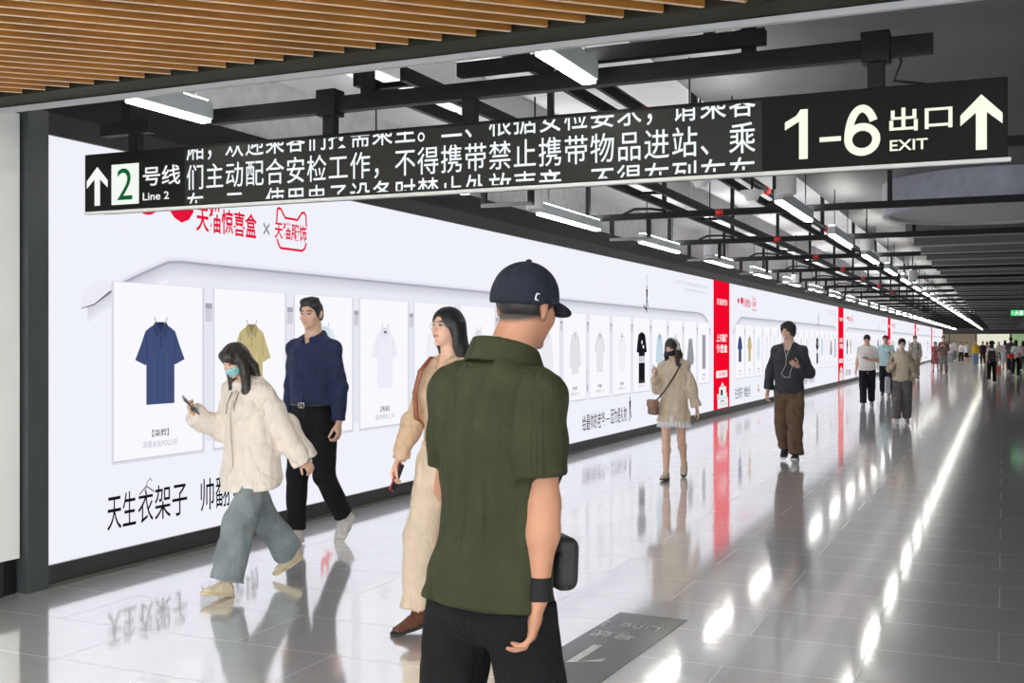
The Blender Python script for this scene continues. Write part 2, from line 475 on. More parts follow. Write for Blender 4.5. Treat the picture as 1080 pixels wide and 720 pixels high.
        if shp == 'two':
            garment(m, .006, cy, 1.32, .62, .40, col, LONG, srgb(10, 10, 14))
            quad(m, .0055, cy - .16, 1.22, cy + .16, 1.34, srgb(205, 205, 215)); quad(m, .006, cy - .17, .87, cy + .17, 1.21, col)
            quad(m, .0088, cy - .03, 1.52, cy + .03, 1.58, CC); quad(m, .0088, cy + .04, 1.45, cy + .11, 1.50, CC)
        elif shp == 'sleeveless':
            poly(m, .006, [(cy - .12, 1.62), (cy - .26, 1.22), (cy - .2, 1.12), (cy + .2, 1.12), (cy + .26, 1.22), (cy + .12, 1.62)], col)
        elif shp == 'strip':
            quad(m, .006, cy - .14, 1.02, cy + .14, 1.70, col)
        else:
            garment(m, .006, cy, 1.105, .505, .59, col, shp, tuple(c * (.86 if min(col) > .6 else .45) for c in col))
        if k in (3, 9, 10): quad(m, .0092, cy - .025, 1.635, cy + .025, 1.655, srgb(90, 90, 100))
        m.build('garment_print', ART, card)
        m = MB()
        cap1, cap2 = (('【柒牌】', '凉感冰丝POLO衫') if k < 2 else ('【男装】', '夏季新款上衣'))
        put_text(m, cap1, (.006, cy, .875), UY, UZ, h=.052, w=.17, center=True, bold=.012, col=srgb(90, 90, 100))
        put_text(m, cap2, (.006, cy, .80), UY, UZ, h=.05, w=.36, center=True, col=srgb(178, 178, 188))
        m.build('caption_print', ART, card)
    return root

board = make_board()
PLACE = ['left of the first red banner', 'between the first and second red banners', 'between the second and third red banners',
         'between the third and fourth red banners', 'between the fourth and fifth red banners', 'farthest along, before the last red banner']
for k in range(6):
    b = board if k == 0 else copy_tree(board)
    b.location = (WX, BL + 19.0 * k, 0)
    tag(b, 'white lit advertising board of hanging garments, ' + PLACE[k], 'advertisement', 'lit garment boards along the wall')

def make_banner():
    root = empty('red_banner_panel', (WX, BR, 0))
    W = 1.5
    MB().box((-0.1, 0.012, 0.005), (0.001, W - .04, 2.85), srgb(240, 8, 42)).build('screen', ART, root)
    wh = srgb(255, 238, 240)
    m = MB()
    put_text(m, '天猫服饰', (.004, W / 2, 2.34), UY, UZ, w=.98, h=.14, center=True, bold=.015, col=wh)
    m.build('title_print', ART, root)
    m = MB()
    put_text(m, '上天猫搜', (.004, W / 2, 1.56), UY, UZ, w=1.0, h=.17, center=True, bold=.03, col=wh)
    m.build('slogan_print', ART, root); m = MB()
    put_text(m, '惊喜盒', (.004, W / 2, 1.33), UY, UZ, w=1.0, h=.18, center=True, bold=.03, col=wh)
    m.build('slogan_print', ART, root)
    m = MB()
    quad(m, .004, .22, .80, W - .26, .95, srgb(252, 232, 236)); put_text(m, '点击搜索', (.006, W / 2, .83), UY, UZ, w=.6, h=.09, center=True, col=RED)
    m.build('search_label', ART, root)
    # plain pile of white gift boxes printed at the foot
    m = MB()
    g1, g2, g3 = srgb(236, 240, 242), srgb(205, 214, 216), srgb(120, 190, 150)
    quad(m, .004, .34, .15, 1.30, .36, g1); quad(m, .005, .40, .22, 1.2, .24, g2)
    quad(m, .0045, .30, .345, 1.22, .46, g2); quad(m, .005, .48, .37, 1.12, .60, g1)
    quad(m, .0055, .62, .42, .80, .54, srgb(30, 30, 36)); poly(m, .006, [(.58, .60), (.78, .70), (.95, .60)], g1)
    quad(m, .0062, .70, .59, .82, .64, g3); quad(m, .0064, .60, .28, .95, .31, srgb(150, 160, 165))
    m.build('gift_print', ART, root)
    return root
ban = make_banner()
BPL = ['nearest and widest', 'second', 'third', 'fourth', 'fifth', 'farthest and thinnest']
for k in range(6):
    b = ban if k == 0 else copy_tree(ban)
    b.location = (WX, BR + 19.0 * k, 0)
    tag(b, 'bright red vertical banner panel in the lit wall, the ' + BPL[k] + (' from the camera' if 0 < k < 5 else ''), 'banner', 'red banners between the boards')

# --- glossy back-painted glass wall panel at the far left
gm = mat('back_painted_glass', (0.90, 0.93, 0.91), rough=0.10, spec=0.5)
g = empty('glass_wall_panel', (WX, 3.6, 0))
MB().bbox((-0.12, -2.6, 0.22), (-0.01, 1.365, 2.945), 0.004).build('glass_sheet', gm, g)
MB().box((-0.12, -2.6, 0.0), (-0.05, 1.365, 0.215)).build('plinth', M_black, g)
MB().box((-0.05, -2.6, 0.0), (-0.035, 1.2, 0.03)).build('plinth_trim', M_trim, g)
MB().box((-0.05, 1.22, 0.0), (-0.03, 1.26, 0.215)).build('bracket', M_dark, g)
tag(g, 'pale glossy glass wall panel left of the first lit board', 'wall panel')

for x0, x1, c, lab in ((-2.6, .7, (250, 246, 226), 'cream glowing panel added on the far end wall, wider left one'), (.75, 2.6, (150, 176, 130), 'pale green glowing panel added on the far end wall at right'), (-5.3, -2.65, (128, 118, 102), 'dull brown glowing panel added on the far end wall behind the distant crowd')):  # glowing panels added to brighten the far end
    e = empty('added_end_panel', (x0, Y1, 0))
    MB().bbox((0, -.08, .05), (x1 - x0, -.002, 2.9), .01).build('frame', M_dark, e)
    MB().box((.06, -.086, .1), (x1 - x0 - .06, -.081, 2.85)).build('added_lit_face', mat_emit('added_far_panel_%d' % c[2], srgb(*c), .62), e)
    tag(e, lab, 'wall panel')
# ================================================================== hanging guidance sign and its support strut
SA = Vector((-4.9, 4.88, 0)); SB = Vector((0.018, 4.98, 0)); SL = (SB - SA).length
SUX = (SB - SA).normalized(); SN = Vector((SUX.y, -SUX.x, 0))      # towards the camera
SZ0, SZ1 = 2.292, 2.637
def sgn(u, v):
    """measured photo point -> (distance along the sign, height)"""
    c, s = math.cos(TH), math.sin(TH); r = (u - 540) / F_PX
    dx, dy = r * c - s, r * s + c
    # (d*dx, d*dy) = SA + t*SUX
    det = dx * -SUX.y + SUX.x * dy
    d = (SA.x * -SUX.y + SUX.x * SA.y) / det
    t = (Vector((d * dx, d * dy, 0)) - SA).dot(SUX)
    return t, CAM_H + d * (361.5 - v) / F_PX
rz = math.atan2(SUX.y, SUX.x)
sign = empty('hanging_guidance_sign', SA + Vector((0, 0, SZ0)), rz)
tag(sign, 'long black hanging guidance sign with arrows, exit numbers and scrolling white text', 'sign')
H = SZ1 - SZ0
MB().bbox((0, 0.0, 0.012), (SL, 0.16, H), 0.004).build('housing', mat('black_sign_face', (0.006, 0.006, 0.0055), rough=0.55, spec=.15), sign)
MB().box((0.0, -0.004, -0.004), (SL + .012, 0.03, 0.0115)).build('edge_strip', mat('pale_edge_strip', (0.7, 0.7, 0.68), rough=0.5), sign)
LED = mat_emit('white_led', (0.90, 0.96, 1.0), .80)
GRN = mat_emit('warm_lit_lettering', (1.0, 1.0, 0.80), .80)
WHT = mat_emit('white_lit_lettering', (0.95, 0.96, 0.96), .74)
SX, SZ = (1, 0, 0), (0, 0, 1)
def spos(u, v): t, z = sgn(u, v); return t, z - SZ0
yf = -0.003
# scrolling text window
a0, _ = spos(196.5, 190); a1, _ = spos(799, 140)
MB().box((a0 - .01, -0.0015, 0.018), (a1 + .02, 0.001, H - .016)).build('led_screen', mat('led_screen_glass', (0.014, 0.014, 0.012), rough=0.5, spec=.3), sign)
rows = ['厢，欢迎乘客们按需乘坐。二、根据安检要求，请乘客', '们主动配合安检工作，不得携带禁止携带物品进站、乘', '车。三、使用电子设备时禁止外放声音，不得在列车车']
pit = (a1 - a0) / 24; em = pit * 1.02; ev = .150
def led_row(txt, z_base, clip):
    m = MB(); used = False
    for i, ch in enumerate(txt):
        v, f, bb = glyphs(ch)
        if not (bb[3] <= clip[0] or bb[1] >= clip[1]):
            # keep each glyph in its own em cell
            c0, c1 = max(clip[0], bb[1]), min(clip[1], bb[3])
            put_text(m, ch, (a0 + i * pit + bb[0] * em * .95, yf, z_base + c0 * ev), SX, SZ, w=(bb[2] - bb[0]) * em * .95, h=(c1 - c0) * ev, clip=(c0, c1), bold=0.004)
            used = True
        if (ch in '，。、' or i == len(txt) - 1) and used:
            m.build('led_text_row', LED, sign); m = MB(); used = False
zmid = .112
led_row(rows[1], zmid, (-.2, 1))
led_row(rows[0], zmid + .164, (-.2, (H - .022 - zmid - .164) / ev))
led_row(rows[2], zmid - .156, ((.024 - zmid + .156) / ev, 1))
# up arrows
def arrow(cx, z0, z1, w, m):
    h = z1 - z0; t = w * .26; e = 1e-3
    mb = MB()
    mb.add([(cx - t / 2, yf, z0), (cx + t / 2, yf, z0), (cx + t / 2, yf, z1 - t * .9), (cx - t / 2, yf, z1 - t * .9)], [(0, 1, 2, 3)])
    for s in (-1, 1):
        q = [(cx, yf - e, z1), (cx + s * w / 2, yf - e, z1 - h * .36), (cx + s * w / 2, yf - e, z1 - h * .36 - t * 1.05), (cx, yf - e, z1 - t * 1.35)]
        mb.add(q, [(0, 1, 2, 3) if s < 0 else (3, 2, 1, 0)])
    return mb.build('arrow', m, sign)
t0, zt = spos(103, 176); _, zb = spos(103, 217)
arrow(t0, zb, zt, spos(114, 180)[0] - spos(92, 180)[0], WHT)
t0, zt = spos(1035, 99.5); _, zb = spos(1035, 158)
arrow(t0, zb, zt, spos(1057.5, 120)[0] - spos(1013, 120)[0], GRN)
# number tile
x0, z1 = spos(118, 174); x1, z0 = spos(146.5, 214.5)
MB().box((x0, -0.003, z0), (x1, 0.0, z1)).build('number_tile', mat_emit('tile_white', (0.93, 1.0, 0.93), .72), sign)
m = MB(); put_text(m, '2', ((x0 + x1) / 2, -0.0045, z0 + (z1 - z0) * .11), SX, SZ, h=(z1 - z0) * .78, w=(x1 - x0) * .56, center=True)
m.build('number', mat_emit('green_numeral', srgb(20, 92, 48), .8), sign)
m = MB(); x0, z0 = spos(151, 196.5); x1, z1 = spos(190.5, 173)
put_text(m, '号线', (x0, yf, z0), SX, SZ, w=x1 - x0, h=z1 - z0, bold=.012)
x0, z0 = spos(151, 211.5); x1, z1 = spos(178.5, 201.5)
put_text(m, 'Line 2', (x0, yf, z0), SX, SZ, w=x1 - x0, h=z1 - z0, bold=.012)
m.build('lettering', WHT, sign)
m = MB()
x0, z0 = spos(828, 169); x1, z1 = spos(852, 115); w_ = x1 - x0; h_ = z1 - z0
m.add([(x0 + a * w_, yf, z0 + b * h_) for a, b in ((.62, 0), (1, 0), (1, 1), (.80, 1), (.62, .93))], [(0, 1, 2, 3, 4)])
m.add([(x0 + a * w_, yf - .0005, z0 + b * h_) for a, b in ((0, .60), (.62, .76), (.80, 1), (.68, 1), (.5, .88), (0, .76))], [(0, 1, 5), (1, 4, 5), (1, 2, 3, 4)])
x0, z0 = spos(864.5, 150); x1, z1 = spos(887, 143.5); m.add([(x0, yf, z0), (x1, yf, z0), (x1, yf, z1), (x0, yf, z1)], [(0, 1, 2, 3)])
x0, z0 = spos(890.5, 165.5); x1, z1 = spos(928.5, 109); w_ = x1 - x0; h_ = z1 - z0; sw_ = .075 * h_
def ribbon(m, pts, closed=False):
    n = len(pts); vs = []
    for i, p in enumerate(pts):
        a = Vector(pts[(i - 1) % n] if closed else pts[max(i - 1, 0)]); b = Vector(pts[(i + 1) % n] if closed else pts[min(i + 1, n - 1)])
        t = (b - a).normalized(); nx = Vector((-t.y, t.x)) * sw_
        for sg in (1, -1): vs.append((p[0] + nx.x * sg, yf, p[1] + nx.y * sg))
    fs = [(2 * i, 2 * ((i + 1) % n), 2 * ((i + 1) % n) + 1, 2 * i + 1) for i in range(n if closed else n - 1)]
    m.add(vs, fs)
bw_, bh_ = w_ / 2 - sw_, h_ * .32 - sw_
cx_, cz_ = x0 + w_ / 2, z0 + h_ * .32
ribbon(m, [(cx_ + bw_ * math.cos(q), cz_ + bh_ * math.sin(q)) for q in [2 * PI * k / 40 for k in range(40)]], True)
up_ = h_ - sw_ - (cz_ - z0)
ribbon(m, [(cx_ - bw_ * math.cos(q), cz_ + up_ * math.sin(q)) for q in np.linspace(0, PI * .80, 28)])
m.build('exit_numbers', GRN, sign)
m = MB()
x0, z0 = spos(938, 139.5); x1, z1 = spos(1004.5, 109.5); put_text(m, '出口', (x0, yf, z0), SX, SZ, w=x1 - x0, h=z1 - z0, bold=.016)
x0, z0 = spos(938.5, 159.5); x1, z1 = spos(978.5, 145.5); put_text(m, 'EXIT', (x0, yf, z0), SX, SZ, w=x1 - x0, h=z1 - z0, bold=.012)
m.build('exit_lettering', GRN, sign)
# --- strut carrying the sign
st = empty('sign_support_strut', (0, 4.99, 2.80))
tag(st, 'black steel strut above the long hanging sign, carrying it on short posts', 'strut')
MB().box((-4.06, -.03, -.035), (-.27, .03, .045)).build('rail', M_black, st)
MB().box((-4.86, -.03, -.045), (-4.50, .03, .025)).build('rail', M_black, st)
MB().box((-4.70, -.025, .025), (-4.64, .025, .5)).build('hanger', M_black, st)
MB().bbox((-.56, -.05, -.055), (-.44, .05, .075), .006).build('clamp', M_black, st)
MB().bbox((-3.34, -.05, -.055), (-3.22, .05, .085), .006).build('clamp', M_black, st)
for x in (-4.62, -3.28, -2.45, -.50):
    MB().box((x - .035, -.02, -.163), (x + .035, .03, -.03)).build('post', M_black, st)
for x in (-3.05, -1.95, -1.05):
    MB().box((x - .03, -.02, .03), (x + .03, .03, .50)).build('hanger', M_black, st)
MB().tube([(-.44, .03, .06), (-.40, .035, -.05), (-.43, .035, -.13), (-.30, .04, -.155)], .006, 6).build('cable', M_black, st)
# ================================================================== ceilings, lamps and services
# --- slatted timber ceiling over the camera
sl = empty('slatted_ceiling', (0, 4.0, 2.78))
MB().box((-5.45, .2005, -.0095), (5.1, .222, .12)).build('edge_fascia', M_black, sl)
tag(sl, 'golden brown slatted timber ceiling with diagonal fins above the sign', 'ceiling')
M_edge = mat('painted_edge_light', srgb(214, 190, 166), rough=.5)  # light caught by the slat undersides, painted as a pale colour
M_wood = mat('golden_timber', srgb(150, 98, 30), rough=0.55, var=0.25, vscale=3.0, stretch=(1, 1, 6))
A = R(46.5); dx, dy = math.sin(A), math.cos(A); pxn, pyn = -math.cos(A), math.sin(A)
p = 2.0
while p < 6.9:
    qmax = (4.02 - pyn * p) / dy
    qmin = max((-5.40 - pxn * p) / dx, (-3.0 - pyn * p) / dy)
    qmax = min(qmax, (4.9 - pxn * p) / dx)
    if qmax - qmin > .1:
        c = ((pxn * p + dx * (qmin + qmax) / 2), (pyn * p + dy * (qmin + qmax) / 2) - 4.0, .055)
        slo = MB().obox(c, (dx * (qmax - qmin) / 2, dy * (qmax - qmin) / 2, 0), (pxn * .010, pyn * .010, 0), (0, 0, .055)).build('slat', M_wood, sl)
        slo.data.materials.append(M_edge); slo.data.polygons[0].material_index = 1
    p += .1075
MB().box((-5.45, -7.0, .42), (5.1, -.02, .46)).build('backing_board', M_dark, sl)
MB().box((-5.45, .03, -.005), (5.1, .20, .10)).build('edge_board', mat('olive_black_board', (0.020, 0.019, 0.010), rough=.6, spec=.2), sl)
MB().box((-5.45, .20, -.035), (5.1, .225, -.010)).build('edge_trim', mat('grey_edge_trim', (0.36, 0.37, 0.39), rough=.5), sl)

# --- linear lamps, two rows
M_tube = mat_emit('lamp_diffuser', (1.0, 0.98, 0.90), 11.0)
M_house = mat('lamp_housing', (0.62, 0.68, 0.70), rough=.4)
def make_lamp(L=1.66):
    root = empty('linear_ceiling_lamp', (0, 0, 0))
    MB().bbox((-.04, 0, .010), (.04, L, .105), .004).build('housing', M_house, root)
    MB().bbox((-.034, .012, -.010), (.034, L - .012, .0098), .006).build('diffuser', M_tube, root)
    MB().bbox((-.028, .03, .1052), (.028, L - .03, .112), .002).build('upper_diffuser', mat_emit('added_uplight_glow', (1.0, .98, .93), 34.0), root)  # upward glow added on top of the housing to brighten the slab
    for y in (L * .15, L * .85):
        MB().tube([(0, y, .105), (0, y, .54)], .006, 6).build('rod', M_black, root)
    return root
PITCH = 3.19
lamp0 = make_lamp(); lampS = make_lamp(.60)
for r, (x, nm) in enumerate(((-3.98, 'row nearer the lit boards'), (-1.757, 'middle row along the soffit edge'))):
    for k in range(34):
        b = (lampS if r == 0 else copy_tree(lampS)) if k == 0 else lamp0 if (r == 0 and k == 1) else copy_tree(lamp0)
        b.location = (x, 4.85 - (.60 if k == 0 else 1.66) + PITCH * k, 2.75)
        if k < 10: lab = 'white linear ceiling lamp, %s in the %s' % (ORD[k] + ' from the camera', nm)
        else: lab = 'tiny distant white linear lamp in the ' + nm
        tag(b, lab, 'lamp', 'linear lamps in two rows')
for i, (x, y) in enumerate([(-4.4, 1.2), (-3.4, -4.8), (-.2, -4.8), (3.0, -4.8), (-3.4, -2.4), (-1.8, -2.4), (-.2, -2.4), (1.4, -2.4), (3.0, -2.4), (3.6, .4), (-3.0, 0.4), (-1.4, 0.4), (.2, 0.4), (1.8, 0.4)]):  # out-of-view lamps added to brighten the figures and the near walls
    b = copy_tree(lamp0); b.location = (x, y, 2.62)
    for ch in list(b.children):
        if ch.name.startswith('rod'): bpy.data.objects.remove(ch)
    for ch in b.children:
        if ch.name.startswith('diffuser'): ch.data = ch.data.copy(); ch.data.materials[0] = mat_emit('added_lamp_diffuser', (1.0, .97, .90), 60.0)
    tag(b, 'added white linear fill lamp under the timber slats behind the camera', 'lamp', 'added fill lamps under the slats')

for i in range(6):  # lamps added out of sight behind the bulkhead to light the end wall
    b = copy_tree(lamp0); b.location = (-4.6 + 1.7 * i, 120.5, 2.9)
    for ch in b.children:
        if ch.name.startswith('diffuser'): ch.data = ch.data.copy(); ch.data.materials[0] = MATS['added_lamp_diffuser']
    tag(b, 'added unseen linear lamp brightening the far hall beyond the bulkhead', 'lamp', 'added lamps in the far hall')
# --- cross struts carrying lamps and trays, each with hangers
def make_strut(detail):
    root = empty('ceiling_strut', (0, 0, 0))
    MB().box((-4.3, -.03, -.033), (1.0, .03, .033)).build('rail', M_black, root)
    for x in (-4.1, -3.25, -2.1, -1.0) if detail else (-3.25, -1.0):
        MB().box((x - .022, -.022, .033), (x + .022, .022, .86 if x < -2.05 else .40)).build('hanger', M_black, root)
    if detail:
        for x in (-3.83, -3.42): MB().box((x - .02, -.025, -.23), (x + .02, .025, .0)).build('bracket', M_black, root)
        MB().box((-3.85, -.025, -.248), (-3.40, .025, -.22)).build('bracket', mat('grey_bracket', (.16, .16, .165), rough=.5), root)
        MB().tube([(-3.70, .0, .03), (-3.58, .0, .08), (-3.4, 0, .075), (-3.25, 0, .05)], .014, 6).build('conduit', M_black, root)
        MB().tube([(-2.70, 0, 0), (-2.62, 0, 0)], .040, 10).build('coupling', mat('red_coupling', srgb(200, 36, 32), rough=.5), root)
    return root
s_near = empty('ceiling_strut', (0, 0, 0))
MB().box((-2.45, -.03, -.033), (-.95, .03, .033)).build('rail', M_black, s_near)
for x in (-2.1, -1.2): MB().box((x - .022, -.022, .033), (x + .022, .022, .86 if x < -2.05 else .40)).build('hanger', M_black, s_near)
s_mid = make_strut(True); s_far = make_strut(False)
for k in range(33):
    b = s_near if k == 0 else (s_mid if k == 1 else copy_tree(s_mid)) if k < 9 else (s_far if k == 9 else copy_tree(s_far))
    b.location = (0, 4.87 + PITCH * k, 2.88)
    tag(b, ('black steel cross strut under the ceiling slab, %s from the sign' % ORD[k]) if k < 10 else 'tiny distant black cross strut under the slab', 'strut', 'cross struts along the corridor')

# --- cable ladder trays running along the corridor
def tray(x0, x1, ya, yb, z, label, nm='cable_tray'):
    root = empty(nm, (x0, ya, z)); W = x1 - x0; L = yb - ya
    for x in (0, W):
        MB().box((x - .016, 0, 0), (x + .016, L, .075)).build('side_rail', M_black, root)
    m = MB(); y = .2
    while y < L:
        m.box((.021, y - .02, .02), (W - .021, y + .02, .05)); y += 2.4
    tag(m.build('rungs', M_black, root), kind='stuff')
    tag(root, label, 'cable tray')
tray(-3.19, -2.90, 5.1, 116, 2.925, 'black cable ladder tray running along the corridor nearer the lit wall')
tray(-2.45, -2.24, 5.1, 116, 3.08, 'narrower black cable tray running along the corridor beside the middle lamps')
# deep dark beams and pale ducts under the slab
def duct(x0, x1, ya, yb, z0, z1, m, name, label, cat):
    root = empty(name, (x0, ya, z0))
    L = yb - ya
    MB().bbox((0, 0, 0), (x1 - x0, L, z1 - z0), .01).build('casing', m, root)
    y = 1.2
    while y < min(L, 40):
        MB().box((-.015, y - .02, -.015), (x1 - x0 + .015, y + .02, z1 - z0)).build('flange', m, root); y += 3.6
    tag(root, label, cat)
duct(-4.22, -3.95, 6.6, 116, 3.42, 3.745, M_slab, 'air_duct', 'pale square air duct under the slab above the lamps by the lit wall', 'duct')
# sprinkler pipe
pr = empty('sprinkler_pipe', (-2.03, 5.05, 2.97))
MB().tube([(0, 0, 0), (0, 110, 0)], .025, 10).build('pipe', M_black, pr)
for k in range(12):
    MB().tube([(0, 1.5 + 3.85 * k, 0), (0, 1.58 + 3.85 * k, 0)], .037, 10).build('coupling', MATS['red_coupling'], pr)
tag(pr, 'thin black sprinkler pipe with red couplings running along the corridor', 'pipe')

# --- white cylinder speakers
def cyl_speaker(x, y, z, label):
    root = empty('pendant_speaker', (x, y, z))
    MB().lathe((0, 0, 0), [(.0, 0), (.078, 0), (.083, .01), (.083, .178), (.077, .187), (0, .187)], 24, caps=False).build('body', M_white, root)
    MB().lathe((0, 0, -.004), [(0, 0), (.066, 0), (.066, .004)], 24, caps=False).build('grille', mat('grey_mesh', (.35, .35, .36), rough=.6), root)
    MB().tube([(0, 0, .187), (0, 0, (3.74 if x < -2 else 3.30) - z)], .008, 6).build('rod', M_black, root)
    tag(root, label, 'speaker', 'white cylinder speakers')
cyl_speaker(-3.830, 9.119, 2.734, 'white cylinder speaker hanging just below the sign beside the lamps')
cyl_speaker(-3.648, 14.839, 2.734, 'white cylinder speaker hanging by the third lamp above the boards')
cyl_speaker(-3.830, 22.797, 2.734, 'small white cylinder speaker hanging above the first red banner')
cyl_speaker(-1.641, 9.285, 2.767, 'white cylinder speaker beside the middle lamp row, directly under the sign')
cyl_speaker(-1.575, 14.590, 2.709, 'white cylinder speaker farther along the middle lamp row')
cyl_speaker(-1.575, 22.383, 2.734, 'small distant white cylinder speaker in the middle lamp row')
def detector(x, y, z, label):
    root = empty('smoke_detector', (x, y, z))
    MB().lathe((0, 0, 0), [(0, 0), (.042, 0), (.062, .042), (.10, .07), (.10, .083), (0, .083)], 20, caps=False).build('body', M_white, root)
    MB().tube([(0, 0, .083), (0, 0, (3.74 if x < -2 else 3.30) - z)], .01, 6).build('rod', M_black, root)
    tag(root, label, 'detector', 'white detectors')
detector(-2.197, 8.622, 2.775, 'white flared detector below the sign, nearer the lit wall')
detector(-1.890, 9.119, 2.709, 'white flared detector below the sign, the lower of the pair')

# --- round metal drum hanging from the soffit at the right
dr = empty('round_ceiling_drum', (-.09, 13.1, 2.94))
M_drum = mat('blue_grey_metal', (0.36, 0.37, 0.45), rough=.4, metal=.2, var=.15)
MB().lathe((0, 0, 0), [(1.15, 0), (1.15, .358)], 64, caps=False).build('side_wall', M_drum, dr, smooth=True)
MB().lathe((0, 0, .0), [(1.15, 0), (1.08, .0), (1.06, .03), (0, .05)], 64, caps=False).build('underside', mat('pale_grey_lid', (.36, .36, .36), rough=.6), dr)
tag(dr, 'round blue grey metal drum hung under the dark ceiling below the exit sign', 'ceiling drum')

# --- dark baffles across the right part of the corridor
def make_baffle():
    root = empty('ceiling_baffle', (0, 0, 0))
    MB().bbox((-1.12, -.02, 0), (5.0, .02, .16), .006).build('blade', mat('charcoal_baffle', (0.13, 0.13, 0.138), rough=.5), root)
    MB().bbox((-1.12, -.035, -.012), (5.0, .035, .004), .004).build('lower_rail', mat('grey_baffle_rail', (0.34, 0.34, 0.35), rough=.4, metal=.3), root)
    for x in (-.6, .9):
        MB().tube([(x, 0, .16), (x, 0, .42)], .008, 6).build('rod', M_trim, root)
    return root
bf = make_baffle()
for k in range(72):
    b = bf if k == 0 else copy_tree(bf)
    b.location = (0, 14.7 + 1.4 * k, 2.87)
    tag(b, ('dark grey ceiling baffle across the right side, %s beyond the round drum' % ORD[k]) if k < 10 else 'distant dark grey ceiling baffle across the right side', 'baffle', 'dark ceiling baffles')

# --- green running-man exit sign far ahead
ex = empty('emergency_exit_sign', (.47, 44.0, 2.50))
MB().bbox((-.24, 0, 0), (.24, .06, .25), .008).build('housing', M_dark, ex)
m = MB(); m.box((-.22, -.004, .02), (.22, 0, .23)); m.build('face', mat_emit('exit_green', srgb(60, 190, 110), 1.0), ex)
m = MB()
S = lambda a, b: (-.02 + a, -.008, .04 + b)
m.add([S(.02 * math.cos(q), .145 + .02 * math.sin(q)) for q in [2 * PI * k / 10 for k in range(10)]], [tuple(range(10))])
for q in ([(-.03, .06), (.02, .06), (.03, .12), (-.01, .12)], [(-.03, .06), (-.07, .01), (-.05, 0), (0, .05)], [(.0, .06), (.05, .0), (.07, .01), (.03, .07)], [(.02, .11), (.07, .08), (.075, .095), (.03, .125)], [(-.01, .12), (-.06, .09), (-.055, .075), (0, .10)]):
    m.add([S(*p_) for p_ in q], [(0, 1, 2, 3)])
m.add([(-.19, -.007, .11), (-.12, -.007, .11), (-.12, -.007, .14), (-.19, -.007, .14)], [(0, 1, 2, 3)])
m.add([(.08, -.007, .05), (.19, -.007, .05), (.19, -.007, .2), (.08, -.007, .2)], [(0, 1, 2, 3)])
m.build('pictogram', WHT, ex)
MB().tube([(0, .03, .25), (0, .03, .8)], .012, 6).build('rod', M_trim, ex)
tag(ex, 'small green lit emergency exit sign hanging far ahead at the right edge', 'sign')

# --- floor decal with upside-down line directions
dc = empty('floor_direction_decal', (-1.60, 6.0, 0.0015), R(-3))
# local: x to the right along its far edge, y away from the camera
MB().box((-.40, -1.5, -.001), (0, 0, .001)).build('sheet', mat('dark_decal', (0.16, 0.163, 0.163), rough=.16, metal=.5), dc)
M_dw = mat('white_decal_ink', (.75, .75, .75), rough=.5)
m = MB()
ux, uy = (-1, 0, 0), (0, -1, 0)          # lettering reads from the far side
put_text(m, 'Line 1', (-.07, -.22, .0022), ux, uy, w=.31, h=.13)
m.build('lettering', M_dw, dc)
m = MB(); put_text(m, '号线', (-.13, -.42, .0022), ux, uy, w=.24, h=.13, bold=.01)
m.build('lettering', M_dw, dc)
m = MB(); m.add([(x_, y_, .0022) for x_, y_ in ((-.27, -.70), (-.225, -.70), (-.225, -1.02), (-.27, -1.05))], [(0, 3, 2, 1)])
m.add([(x_, y_, .0022) for x_, y_ in ((-.225, -1.02), (-.27, -1.05), (-.12, -.96), (-.12, -.91))], [(0, 1, 2, 3)])
m.build('number', M_dw, dc)
tag(dc, 'dark floor decal with white upside-down line number beside the man in olive', 'floor decal')
# ================================================================== figures: implicit surfaces -> smooth continuous meshes
def V(*a): return np.array(a, dtype=float)
def unit(v): v = np.asarray(v, float); return v / np.linalg.norm(v)
def rotx(d): c, s = math.cos(R(d)), math.sin(R(d)); return np.array([[1, 0, 0], [0, c, -s], [0, s, c]])
def roty(d): c, s = math.cos(R(d)), math.sin(R(d)); return np.array([[c, 0, s], [0, 1, 0], [-s, 0, c]])
def rotz(d): c, s = math.cos(R(d)), math.sin(R(d)); return np.array([[c, -s, 0], [s, c, 0], [0, 0, 1]])

_RNG = np.random.default_rng(7)
_LAT = _RNG.random((32, 32, 32)).astype(np.float32)
def vnoise(x, y, z):
    xi, yi, zi = np.floor(x).astype(np.int32), np.floor(y).astype(np.int32), np.floor(z).astype(np.int32)
    xf, yf, zf = x - xi, y - yi, z - zi
    xf = xf * xf * (3 - 2 * xf); yf = yf * yf * (3 - 2 * yf); zf = zf * zf * (3 - 2 * zf)
    g = lambda a, b, c: _LAT[(xi + a) & 31, (yi + b) & 31, (zi + c) & 31]
    r = 0
    for a in (0, 1):
        for b in (0, 1):
            for c in (0, 1):
                r = r + g(a, b, c) * (xf if a else 1 - xf) * (yf if b else 1 - yf) * (zf if c else 1 - zf)
    return r

def smin(a, b, k):
    if k <= 0: return np.minimum(a, b)
    h = np.maximum(k - np.abs(a - b), 0) / k
    return np.minimum(a, b) - h * h * k * 0.25

class Prim:
    def __init__(s, fn, lo, hi): s.fn = fn; s.lo = np.asarray(lo, float); s.hi = np.asarray(hi, float)
    def cut(s, p, n):
        """keep the side the normal points away from"""
        p = np.asarray(p, float); n = unit(n); f0 = s.fn
        def fn(X, Y, Z): return np.maximum(f0(X, Y, Z), (X - p[0]) * n[0] + (Y - p[1]) * n[1] + (Z - p[2]) * n[2])
        q = Prim(fn, s.lo, s.hi); q.plane = (p, n); return q

